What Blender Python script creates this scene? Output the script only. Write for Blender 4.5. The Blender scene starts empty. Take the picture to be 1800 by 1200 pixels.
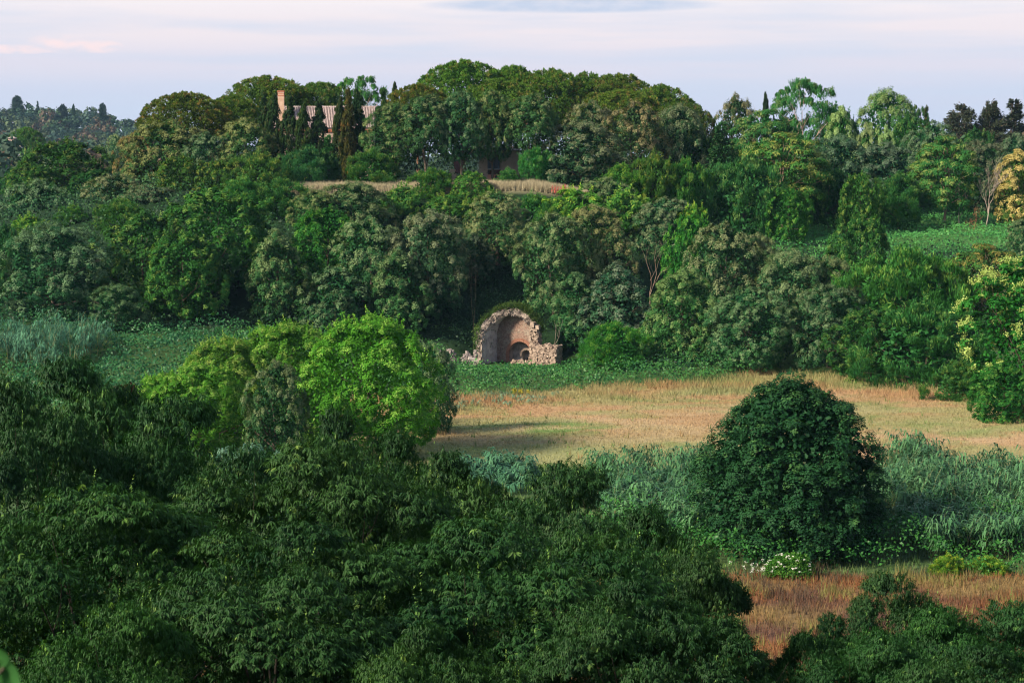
import bpy, math
import numpy as np
from mathutils import Vector

scene = bpy.context.scene
COL = scene.collection

# ------------------------------------------------------------------ camera
F = 3610.0                      # focal length in pixels of the 1800 px wide photograph
CAM_Z = 35.0
PITCH = math.atan(340.0 / F)    # the horizon lies 340 px above the middle of the picture
cam_data = bpy.data.cameras.new("camera")
cam_data.sensor_width = 36.0
cam_data.lens = 36.0 * F / 1800.0
cam_data.clip_start = 0.2
cam_data.clip_end = 20000.0
cam_data.dof.use_dof = True
cam_data.dof.focus_distance = 260.0
cam_data.dof.aperture_fstop = (cam_data.lens / 1000.0) / 0.008
cam = bpy.data.objects.new("camera", cam_data)
COL.objects.link(cam)
cam.location = (0, 0, CAM_Z)
cam.rotation_euler = (math.pi / 2 - PITCH, 0, 0)
scene.camera = cam

# ------------------------------------------------------------------ sky and sun
SUN_EL = math.radians(32.0)
SUN_AZ = math.radians(-120.0)   # measured from +Y (view direction) towards +X: behind the camera, to the left
sun_dir = Vector((math.sin(SUN_AZ) * math.cos(SUN_EL), math.cos(SUN_AZ) * math.cos(SUN_EL), math.sin(SUN_EL)))

world = bpy.data.worlds.new("World")
scene.world = world
world.use_nodes = True
wn, wl = world.node_tree.nodes, world.node_tree.links
wn.clear()


def W(kind, **kw):
    n = wn.new(kind)
    for k, v in kw.items():
        setattr(n, k, v)
    return n


def wmath(op, a, b=None, c=None, clamp=False):
    n = W('ShaderNodeMath', operation=op, use_clamp=clamp)
    for i, s in enumerate((a, b, c)):
        if s is None:
            continue
        if isinstance(s, (int, float)):
            n.inputs[i].default_value = s
        else:
            wl.new(s, n.inputs[i])
    return n.outputs[0]


def wmix(fac, a, b):
    n = W('ShaderNodeMix', data_type='RGBA')
    for i, s in ((0, fac), (6, a), (7, b)):
        if isinstance(s, (int, float)):
            n.inputs[i].default_value = s
        elif isinstance(s, tuple):
            n.inputs[i].default_value = (*s, 1)
        else:
            wl.new(s, n.inputs[i])
    return n.outputs[2]


SKY_S = 0.075
sky = W('ShaderNodeTexSky', sky_type='NISHITA')
sky.sun_disc = False
sky.sun_elevation = SUN_EL
sky.sun_rotation = SUN_AZ
sky.air_density = 1.0
sky.dust_density = 1.6
sky.ozone_density = 1.6
tc = W('ShaderNodeTexCoord')
sep = W('ShaderNodeSeparateXYZ')
wl.new(tc.outputs['Generated'], sep.inputs[0])
dz = sep.outputs[2]
# thin evening veil of high cloud: blue-grey bank on the horizon, rose above it, whiter higher up
ramp = W('ShaderNodeValToRGB')
cr = ramp.color_ramp
cr.interpolation = 'EASE'
K = 1.16 / 1.77 / SKY_S
stops = [(0.0, (0.53, 0.61, 0.78)), (0.10, (0.58, 0.63, 0.78)), (0.16, (0.68, 0.665, 0.77)),
         (0.22, (0.80, 0.73, 0.775)), (0.32, (0.87, 0.82, 0.84)), (1.0, (0.50, 0.59, 0.78))]
while len(cr.elements) < len(stops):
    cr.elements.new(0.5)
for e, (p, c) in zip(cr.elements, stops):
    e.position = p
    e.color = (*c, 1)
zz = wmath('MULTIPLY', dz, 4.0, clamp=True)
wl.new(zz, ramp.inputs[0])
veil = W('ShaderNodeVectorMath', operation='SCALE')
wl.new(ramp.outputs[0], veil.inputs[0])
veil.inputs['Scale'].default_value = K
# stretched streaks of cloud
mp = W('ShaderNodeMapping')
mp.inputs['Scale'].default_value = (5.0, 5.0, 75.0)
wl.new(tc.outputs['Generated'], mp.inputs[0])
ns = W('ShaderNodeTexNoise')
ns.inputs['Scale'].default_value = 1.0
ns.inputs['Detail'].default_value = 5.0
ns.inputs['Roughness'].default_value = 0.55
wl.new(mp.outputs[0], ns.inputs[0])
streak = W('ShaderNodeMapRange')
streak.inputs[1].default_value = 0.46
streak.inputs[2].default_value = 0.66
wl.new(ns.outputs[0], streak.inputs[0])
col = wmix(wmath('MULTIPLY', streak.outputs[0], 0.6), veil.outputs[0], (0.56 * K, 0.64 * K, 0.79 * K))


def blob(px, py, wpx, hpx):
    """soft ellipse round one direction of the sky"""
    ax, el = (px - 900) / F, (260 - py) / F
    u = wmath('MULTIPLY', wmath('SUBTRACT', sep.outputs[0], ax), F / wpx)
    v = wmath('MULTIPLY', wmath('SUBTRACT', dz, el), F / hpx)
    r = wmath('ADD', wmath('MULTIPLY', u, u), wmath('MULTIPLY', v, v))
    return wmath('SUBTRACT', 1.0, r, clamp=True)


mp2 = W('ShaderNodeMapping')
mp2.inputs['Scale'].default_value = (90, 90, 260)
wl.new(tc.outputs['Generated'], mp2.inputs[0])
n2 = W('ShaderNodeTexNoise')
n2.inputs['Scale'].default_value = 1.0
n2.inputs['Detail'].default_value = 6.0
wl.new(mp2.outputs[0], n2.inputs[0])
n2r = W('ShaderNodeMapRange')
n2r.inputs[1].default_value = 0.36
n2r.inputs[2].default_value = 0.62
wl.new(n2.outputs[0], n2r.inputs[0])
bank = wmath('MULTIPLY', blob(1000, 14, 270, 15), 1.8, clamp=True)
col = wmix(wmath('MULTIPLY', bank, wmath('MULTIPLY_ADD', n2r.outputs[0], 0.3, 0.6)), col, (0.50 * K, 0.58 * K, 0.74 * K))
puff = wmath('ADD', wmath('ADD', blob(132, 84, 62, 17), blob(196, 88, 42, 12)), blob(60, 94, 70, 9), clamp=True)
col = wmix(wmath('MULTIPLY', wmath('POWER', puff, 0.6), wmath('MULTIPLY', n2r.outputs[0], 0.85)), col, (0.93 * K, 0.74 * K, 0.74 * K))
# the veil thins out towards the zenith and lets the clear sky through
thick = W('ShaderNodeMapRange')
thick.inputs[1].default_value = 0.10
thick.inputs[2].default_value = 0.60
thick.inputs[3].default_value = 0.96
thick.inputs[4].default_value = 0.25
wl.new(dz, thick.inputs[0])
col = wmix(thick.outputs[0], sky.outputs[0], col)
bg = W('ShaderNodeBackground')
bg.inputs[1].default_value = SKY_S
wl.new(col, bg.inputs[0])
wo = W('ShaderNodeOutputWorld')
wl.new(bg.outputs[0], wo.inputs[0])

sun_data = bpy.data.lights.new("sun", 'SUN')
sun_data.energy = 5.0
sun_data.angle = math.radians(12.0)
sun_data.color = (1.0, 0.86, 0.66)
sun = bpy.data.objects.new("sun", sun_data)
COL.objects.link(sun)
sun.location = (-60, -40, 90)
sun.rotation_euler = sun_dir.to_track_quat('Z', 'Y').to_euler()

scene.render.engine = 'CYCLES'
scene.view_settings.view_transform = 'Standard'
scene.view_settings.look = 'None'
scene.view_settings.exposure = 0.82
scene.view_settings.gamma = 1.0
scene.view_settings.use_curve_mapping = False
cy = scene.cycles
cy.max_bounces = 3
cy.diffuse_bounces = 1
cy.glossy_bounces = 2
cy.transmission_bounces = 3
cy.volume_bounces = 0
cy.transparent_max_bounces = 4
cy.use_denoising = True
cy.filter_width = 1.15
cy.use_adaptive_sampling = True
cy.adaptive_threshold = 0.015
cy.use_light_tree = False

# ------------------------------------------------------------------ small helpers
rng = np.random.default_rng(11)


def unit(v):
    return v / np.maximum(np.linalg.norm(v, axis=-1, keepdims=True), 1e-9)


_lat = np.random.default_rng(5).random((256, 256))


def vnoise(x, y, s):
    """smooth value noise, 0..1, feature size s metres"""
    x, y = np.asarray(x, float) / s + 1000.3, np.asarray(y, float) / s + 1000.7
    i, j = np.floor(x).astype(int), np.floor(y).astype(int)
    a, b = x - i, y - j
    a, b = a * a * (3 - 2 * a), b * b * (3 - 2 * b)
    g = lambda p, q: _lat[p % 256, q % 256]
    return (g(i, j) * (1 - a) + g(i + 1, j) * a) * (1 - b) + (g(i, j + 1) * (1 - a) + g(i + 1, j + 1) * a) * b


def fbm(x, y, s):
    return vnoise(x, y, s) * .5 + vnoise(x, y, s * .47) * .28 + vnoise(x, y, s * .21) * .22


def smooth(e0, e1, x):
    t = np.clip((np.asarray(x, float) - e0) / (e1 - e0), 0, 1)
    return t * t * (3 - 2 * t)


def make_mesh(name, verts, faces, nside, attrs=None, smooth_shade=False):
    """mesh from numpy arrays; all faces have nside corners; attrs = {name: per-face floats or colours}"""
    me = bpy.data.meshes.new(name)
    verts = np.ascontiguousarray(verts, np.float32)
    faces = np.ascontiguousarray(faces, np.int32)
    me.vertices.add(len(verts))
    me.vertices.foreach_set('co', verts.ravel())
    me.loops.add(faces.size)
    me.loops.foreach_set('vertex_index', faces.ravel())
    me.polygons.add(len(faces))
    me.polygons.foreach_set('loop_start', np.arange(0, faces.size, nside, dtype=np.int32))
    for k, a in (attrs or {}).items():
        a = np.asarray(a, np.float32)
        if a.ndim == 1:
            at = me.attributes.new(k, 'FLOAT', 'FACE')
            at.data.foreach_set('value', a)
        else:
            at = me.attributes.new(k, 'FLOAT_COLOR', 'FACE')
            at.data.foreach_set('color', np.concatenate([a, np.ones((len(a), 1), np.float32)], 1).ravel())
    me.update(calc_edges=True)
    if smooth_shade:
        me.polygons.foreach_set('use_smooth', np.ones(len(faces), bool))
    return me


def link(name, data, parent=None, mat=None):
    o = bpy.data.objects.new(name, data)
    COL.objects.link(o)
    if parent:
        o.parent = parent
    if mat and data is not None and not data.materials:
        data.materials.append(mat)
    return o


def tag(o, label=None, cat=None, group=None, kind=None):
    for k, v in (('label', label), ('category', cat), ('group', group), ('kind', kind)):
        if v:
            o[k] = v
    return o


def ray_x(px, D):
    return (px - 900.0) / F * D / math.cos(PITCH) * 1.0


_cp, _sp = math.cos(PITCH), math.sin(PITCH)


def at(px, py, D):
    """world point seen at photo pixel (px, py) at D metres ahead"""
    a, b = (px - 900.0) / F, (600.0 - py) / F
    d = (a, _cp + b * _sp, -_sp + b * _cp)
    k = D / d[1]
    return np.array((d[0] * k, D, CAM_Z + d[2] * k))


def ppm(D):
    return F / D


# ------------------------------------------------------------------ materials
def new_mat(name):
    m = bpy.data.materials.new(name)
    m.use_nodes = True
    nt = m.node_tree
    nt.nodes.clear()
    return m, nt.nodes, nt.links


def leaf_mat(name, dark, light, tip, transl=0.28, rough=0.6, spec=0.06):
    m, n, l = new_mat(name)
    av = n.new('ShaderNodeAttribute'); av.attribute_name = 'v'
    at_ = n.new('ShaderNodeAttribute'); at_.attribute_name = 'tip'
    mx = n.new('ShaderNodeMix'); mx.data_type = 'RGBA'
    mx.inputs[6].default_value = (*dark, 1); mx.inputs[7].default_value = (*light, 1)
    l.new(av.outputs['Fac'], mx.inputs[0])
    m2 = n.new('ShaderNodeMix'); m2.data_type = 'RGBA'
    l.new(at_.outputs['Fac'], m2.inputs[0]); l.new(mx.outputs[2], m2.inputs[6])
    m2.inputs[7].default_value = (*tip, 1)
    oi = n.new('ShaderNodeObjectInfo')
    m3 = n.new('ShaderNodeMix'); m3.data_type = 'RGBA'; m3.blend_type = 'MULTIPLY'
    m3.inputs[0].default_value = 1.0
    l.new(m2.outputs[2], m3.inputs[6]); l.new(oi.outputs['Color'], m3.inputs[7])
    p = n.new('ShaderNodeBsdfPrincipled')
    p.inputs['Roughness'].default_value = rough
    p.inputs['Specular IOR Level'].default_value = spec
    l.new(m3.outputs[2], p.inputs['Base Color'])
    t = n.new('ShaderNodeBsdfTranslucent')
    hs = n.new('ShaderNodeMix'); hs.data_type = 'RGBA'; hs.blend_type = 'MULTIPLY'
    hs.inputs[0].default_value = 1.0
    hs.inputs[7].default_value = (1.25, 1.3, 0.6, 1)
    l.new(m3.outputs[2], hs.inputs[6]); l.new(hs.outputs[2], t.inputs['Color'])
    ms = n.new('ShaderNodeMixShader'); ms.inputs[0].default_value = transl
    l.new(p.outputs[0], ms.inputs[1]); l.new(t.outputs[0], ms.inputs[2])
    o = n.new('ShaderNodeOutputMaterial')
    l.new(ms.outputs[0], o.inputs[0])
    return m


def col_mat(name, transl=0.2, rough=0.7):
    """colour comes from the per-face attribute 'col'"""
    m, n, l = new_mat(name)
    a = n.new('ShaderNodeAttribute'); a.attribute_name = 'col'
    p = n.new('ShaderNodeBsdfPrincipled')
    p.inputs['Roughness'].default_value = rough
    p.inputs['Specular IOR Level'].default_value = 0.2
    l.new(a.outputs['Color'], p.inputs['Base Color'])
    t = n.new('ShaderNodeBsdfTranslucent')
    l.new(a.outputs['Color'], t.inputs['Color'])
    ms = n.new('ShaderNodeMixShader'); ms.inputs[0].default_value = transl
    l.new(p.outputs[0], ms.inputs[1]); l.new(t.outputs[0], ms.inputs[2])
    o = n.new('ShaderNodeOutputMaterial')
    l.new(ms.outputs[0], o.inputs[0])
    return m


def rough_mat(name, cols, scale=1.5, rough=0.9, bump=0.4, detail=6.0, bump_scale=6.0, dist=0.05):
    """mottled plaster, stone, bark or tile: noise through a colour ramp, fine bump"""
    m, n, l = new_mat(name)
    c = n.new('ShaderNodeTexCoord')
    x = n.new('ShaderNodeTexNoise'); x.inputs['Scale'].default_value = scale
    x.inputs['Detail'].default_value = detail; x.inputs['Roughness'].default_value = 0.65
    l.new(c.outputs['Object'], x.inputs[0])
    r = n.new('ShaderNodeValToRGB')
    e = r.color_ramp.elements
    while len(e) < len(cols):
        e.new(0.5)
    for i, (el, cc) in enumerate(zip(e, cols)):
        el.position = 0.30 + 0.40 * i / max(1, len(cols) - 1)
        el.color = (*cc, 1)
    l.new(x.outputs[0], r.inputs[0])
    y = n.new('ShaderNodeTexNoise'); y.inputs['Scale'].default_value = bump_scale
    y.inputs['Detail'].default_value = 4.0
    l.new(c.outputs['Object'], y.inputs[0])
    b = n.new('ShaderNodeBump'); b.inputs['Strength'].default_value = bump; b.inputs['Distance'].default_value = dist
    l.new(y.outputs[0], b.inputs['Height'])
    p = n.new('ShaderNodeBsdfPrincipled'); p.inputs['Roughness'].default_value = rough
    p.inputs['Specular IOR Level'].default_value = 0.2
    l.new(r.outputs[0], p.inputs['Base Color']); l.new(b.outputs[0], p.inputs['Normal'])
    o = n.new('ShaderNodeOutputMaterial')
    l.new(p.outputs[0], o.inputs[0])
    return m


BARK = rough_mat('bark', [(0.05, 0.035, 0.025), (0.10, 0.08, 0.06), (0.16, 0.13, 0.10)], 3.0)
BARK_DARK = rough_mat('dark_bark', [(.02, .018, .014), (.045, .038, .03), (.07, .06, .048)], 3.0)
BARK_RED = rough_mat('pine_bark', [(0.14, 0.055, 0.035), (0.24, 0.11, 0.07), (0.30, 0.17, 0.12)], 3.0)
BARK_PALE = rough_mat('pale_bark', [(0.30, 0.20, 0.14), (0.46, 0.33, 0.25), (0.58, 0.46, 0.37)], 1.0)
BARK_GREY = rough_mat('dead_wood', [(0.22, 0.17, 0.14), (0.34, 0.28, 0.24), (0.44, 0.38, 0.33)], 2.0)
TWIG_RED = rough_mat('rust_twigs', [(0.20, 0.06, 0.035), (0.28, 0.10, 0.06), (0.34, 0.14, 0.08)], 2.0)
# ------------------------------------------------------------------ terrain
XK = np.array([-400., -120, -60, 0, 55, 75, 160, 400])
ROWS = [
    (-100, [33] * 8), (0, [30] * 8), (15, [26] * 8), (30, [21.5] * 8), (60, [13] * 8), (100, [5] * 8),
    (130, [2, 1.5, 1.2, 1.2, 1.2, 1.2, 1.5, 2]), (165, [1, .5, 0, 0, 0, 0, .5, 2]),
    (225, [3, 2, 1, 0, 0, 0, 1, 2]), (285, [5, 4, 1.5, 0, 0, .5, 2, 5]), (305, [8, 6, 3, 0, .3, 1.5, 5, 8]),
    (335, [12, 8, 5, 0, 1.8, 4, 8, 10]), (350, [14, 9, 7, 5, 5.5, 8, 10, 12]), (372, [18, 12, 15, 16, 11, 12, 13, 15]),
    (398, [22, 17, 26.9, 27.4, 16.5, 16.5, 17, 18]), (430, [24, 21, 28.4, 28.6, 19.5, 19, 19.5, 20]),
    (480, [24, 22, 29, 29.5, 22, 21.5, 22, 22]), (560, [20, 20, 27, 28, 23, 22, 22, 22]),
    (800, [16, 16, 20, 22, 20, 20, 20, 20]), (1200, [18] * 8), (4000, [18] * 8)]
YK = np.array([r[0] for r in ROWS], float)
ZK = np.array([r[1] for r in ROWS], float)


def ground_z(x, y):
    x, y = np.asarray(x, float), np.asarray(y, float)
    xc, yc = np.clip(x, XK[0], XK[-1]), np.clip(y, YK[0], YK[-1])
    i = np.clip(np.searchsorted(XK, xc, side='right') - 1, 0, len(XK) - 2)
    j = np.clip(np.searchsorted(YK, yc, side='right') - 1, 0, len(YK) - 2)
    a = (xc - XK[i]) / (XK[i + 1] - XK[i])
    b = (yc - YK[j]) / (YK[j + 1] - YK[j])
    a = a * a * (3 - 2 * a)
    z = (ZK[j, i] * (1 - a) + ZK[j, i + 1] * a) * (1 - b) + (ZK[j + 1, i] * (1 - a) + ZK[j + 1, i + 1] * a) * b
    z = z + 46 * np.exp(-((x + 640) / 330) ** 2 - ((y - 2600) / 420) ** 2)
    z = z + (fbm(x, y, 14) - .5) * 0.7 + (fbm(x + 90, y, 70) - .5) * 1.2 * smooth(100, 180, y)
    flat = smooth(11, 6, np.abs(x - 1)) * smooth(322, 329, y) * smooth(346, 342.5, y)
    return z * (1 - flat) + (-0.25) * flat


def wood_edge(x):
    """distance of the far edge of the meadow at each x"""
    return np.interp(x, [-80, -40, -14, 0, 12, 30, 38, 48, 58, 66, 80, 120],
                     [262, 268, 284, 295, 300, 306, 314, 312, 300, 288, 273, 262]) + (fbm(x, x * 0, 9) - .5) * 6


def meadow_near(x):
    return np.interp(x, [-60, -10, 0, 20, 28, 34, 40, 60, 100], [225, 222, 224, 222, 214, 200, 216, 219, 222]) + (fbm(x, x * 0 + 40, 7) - .5) * 5


def mixc(a, b, t):
    t = np.asarray(t)[..., None]
    return np.asarray(a, float) * (1 - t) + np.asarray(b, float) * t


TAN, STRAW, RUST, GREYG, LEAFG = (.345, .235, .130), (.405, .295, .175), (.32, .17, .075), (.22, .265, .11), (.11, .22, .055)


def meadow_col(x, y):
    c = mixc(TAN, STRAW, smooth(.35, .65, fbm(x, y * 2.5, 16)))
    c = mixc(c, (.33, .20, .10), smooth(.55, .75, fbm(x + 50, y * 3, 22)) * .55)
    e = wood_edge(x) - y
    c = mixc(c, RUST, smooth(48, 6, e) * (.55 + .45 * fbm(x, y, 8)) * .8)
    band = np.exp(-((y - 232) / 15) ** 2) * smooth(38, 24, x) + np.exp(-((y - 292 - .12 * x) / 5) ** 2) * smooth(15, 28, x) * smooth(46, 36, x)
    c = mixc(c, GREYG, np.clip(smooth(.40, .60, fbm(x + 11, y * 2, 18)) * .6 + band * .75, 0, .8))
    patch = np.exp(-((x - 6) / 9) ** 2 - ((y - 256) / 4.5) ** 2) * 1.1 + smooth(.58, .70, fbm(x + 200, y * 1.6, 11)) * .5
    c = mixc(c, LEAFG, np.clip(patch, 0, 1) * smooth(.36, .55, fbm(x, y, 3.5)) * .85)
    return c


def field_col(x, y):
    c = mixc((.23, .105, .044), (.165, .074, .036), smooth(.4, .6, fbm(x, y * 1.5, 9)))
    c = mixc(c, (.10, .062, .052), smooth(.5, .7, fbm(x + 30, y * 2, 7)) * .8)
    return mixc(c, (.22, .17, .07), smooth(.52, .7, fbm(x + 77, y, 5)) * .7)


def ground_col(x, y):
    x, y = np.asarray(x, float), np.asarray(y, float)
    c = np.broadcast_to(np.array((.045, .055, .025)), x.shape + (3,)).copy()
    c = mixc(c, field_col(x, y), smooth(112, 120, y) * smooth(167, 163, y))
    c = mixc(c, (.06, .11, .04), smooth(163, 168, y))
    c = mixc(c, meadow_col(x, y), smooth(-2, 3, y - meadow_near(x)) * smooth(2, -1, y - wood_edge(x)) * smooth(-26, -18, x))
    c = mixc(c, (.05, .10, .03), smooth(-1, 3, y - wood_edge(x)))
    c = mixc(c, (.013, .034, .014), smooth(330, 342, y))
    c = mixc(c, (.33, .29, .18), smooth(395.5, 397.5, y) * smooth(409, 404, y) * smooth(-45, -40, x) * smooth(14, 9, x))
    c = mixc(c, (.06, .15, .04), smooth(390, 398, y) * smooth(470, 455, y) * smooth(44, 50, x))
    c = mixc(c, (.50, .33, .16), smooth(480, 490, y) * smooth(560, 540, y) * smooth(-116, -122, x))
    return c


def axis_pts(spec):
    out = [spec[0][0]]
    for a, b, s in spec:
        n = max(1, int(round((b - a) / s)))
        out += list(np.linspace(a, b, n + 1)[1:])
    return np.array(out)


gx = axis_pts([(-3900, -1200, 450), (-1200, -400, 80), (-400, -130, 22), (-130, -80, 5), (-80, 80, 2.2), (80, 130, 5),
               (130, 400, 22), (400, 900, 100), (900, 3900, 500)])
gy = axis_pts([(-100, 0, 10), (0, 110, 5), (110, 350, 2.2), (350, 480, 4), (480, 800, 16), (800, 3000, 80), (3000, 3900, 300)])
GX, GY = np.meshgrid(gx, gy)
GZ = ground_z(GX, GY)
nx, ny = len(gx), len(gy)
idx = np.arange(nx * ny).reshape(ny, nx)
gf = np.stack([idx[:-1, :-1], idx[:-1, 1:], idx[1:, 1:], idx[1:, :-1]], -1).reshape(-1, 4)
cx = (GX[:-1, :-1] + GX[1:, 1:]).ravel() / 2
cyy = (GY[:-1, :-1] + GY[1:, 1:]).ravel() / 2
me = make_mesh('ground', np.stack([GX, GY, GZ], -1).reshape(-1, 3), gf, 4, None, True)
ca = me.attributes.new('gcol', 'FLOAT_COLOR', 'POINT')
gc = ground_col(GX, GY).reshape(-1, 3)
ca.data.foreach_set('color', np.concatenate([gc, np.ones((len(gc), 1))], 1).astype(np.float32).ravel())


def ground_material():
    m, n, l = new_mat('ground')
    a = n.new('ShaderNodeAttribute'); a.attribute_name = 'gcol'
    g = n.new('ShaderNodeNewGeometry')
    x = n.new('ShaderNodeTexNoise'); x.inputs['Scale'].default_value = 1.3; x.inputs['Detail'].default_value = 8
    x.inputs['Roughness'].default_value = .7
    l.new(g.outputs['Position'], x.inputs[0])
    mr = n.new('ShaderNodeMapRange'); mr.inputs[1].default_value = .3; mr.inputs[2].default_value = .7
    mr.inputs[3].default_value = .72; mr.inputs[4].default_value = 1.22
    l.new(x.outputs[0], mr.inputs[0])
    v = n.new('ShaderNodeVectorMath'); v.operation = 'SCALE'
    l.new(a.outputs['Color'], v.inputs[0]); l.new(mr.outputs[0], v.inputs['Scale'])
    b = n.new('ShaderNodeBump'); b.inputs['Strength'].default_value = .6; b.inputs['Distance'].default_value = .2
    l.new(x.outputs[0], b.inputs['Height'])
    p = n.new('ShaderNodeBsdfPrincipled'); p.inputs['Roughness'].default_value = .95
    p.inputs['Specular IOR Level'].default_value = .1
    l.new(v.outputs[0], p.inputs['Base Color']); l.new(b.outputs[0], p.inputs['Normal'])
    o = n.new('ShaderNodeOutputMaterial'); l.new(p.outputs[0], o.inputs[0])
    return m


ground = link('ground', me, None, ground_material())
tag(ground, 'valley floor, dry meadow and wooded slopes under all the trees', 'ground', kind='structure')
# ------------------------------------------------------------------ foliage
class Leaves:
    """collects leaf blades (two triangles folded along the midrib) and builds ONE mesh"""

    def __init__(self):
        self.p, self.a, self.n, self.L, self.w, self.v, self.t = [], [], [], [], [], [], []

    def add(self, p, a, n, L, w, v, t):
        N = len(p)
        f = lambda q: np.broadcast_to(np.asarray(q, float), (N,)).copy()
        self.p.append(p); self.a.append(unit(a)); self.n.append(unit(n))
        self.L.append(f(L)); self.w.append(f(w)); self.v.append(f(v)); self.t.append(f(t))

    def count(self):
        return sum(len(q) for q in self.p)

    def mesh(self, name, fold=.25, extra=None):
        p, a, n = (np.concatenate(q) for q in (self.p, self.a, self.n))
        L, w, v, t = (np.concatenate(q) for q in (self.L, self.w, self.v, self.t))
        s = unit(np.cross(a, n)); n = np.cross(s, a)
        L, w = L[:, None], w[:, None]
        mid = p + a * L * .45
        V = np.stack([p, mid + s * w * .5 + n * w * fold, p + a * L, mid - s * w * .5 + n * w * fold], 1).reshape(-1, 3)
        i = np.arange(len(p))[:, None] * 4
        Fc = np.concatenate([i + np.array([[0, 1, 2]]), i + np.array([[0, 2, 3]])], 1).reshape(-1, 3)
        at_ = {'v': np.repeat(np.clip(v, 0, 1), 2), 'tip': np.repeat(np.clip(t, 0, 1), 2)}
        return make_mesh(name, V, Fc, 3, at_)


def ball(m=.4, b0=.5, p=2.0, q=.5):
    def f(t):
        t = np.asarray(t, float)
        lo = b0 + (1 - b0) * np.sqrt(np.clip(1 - ((m - t) / m) ** 2, 0, 1))
        hi = np.clip(1 - (np.clip(t - m, 0, 1) / (1 - m)) ** p, 0, 1) ** q
        return np.where(t < m, lo, hi)
    return f


def cone(b0=.7, p=.9):
    return lambda t: np.where(np.asarray(t) < .12, b0 + (1 - b0) * np.asarray(t) / .12, np.clip((1 - np.asarray(t)) / .88, 0, 1) ** p)


def envelope(r, prof, W, z0, Hc, N):
    t = np.linspace(0, 1, 240)
    rr = prof(t) * W / 2
    ds = np.hypot(np.gradient(rr), np.gradient(t * Hc))
    c = np.cumsum((rr + .04 * W) * ds); c /= c[-1]
    tt = np.interp(r.random(N), c, t)
    ph = r.random(N) * 2 * np.pi
    return tt, ph


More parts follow.
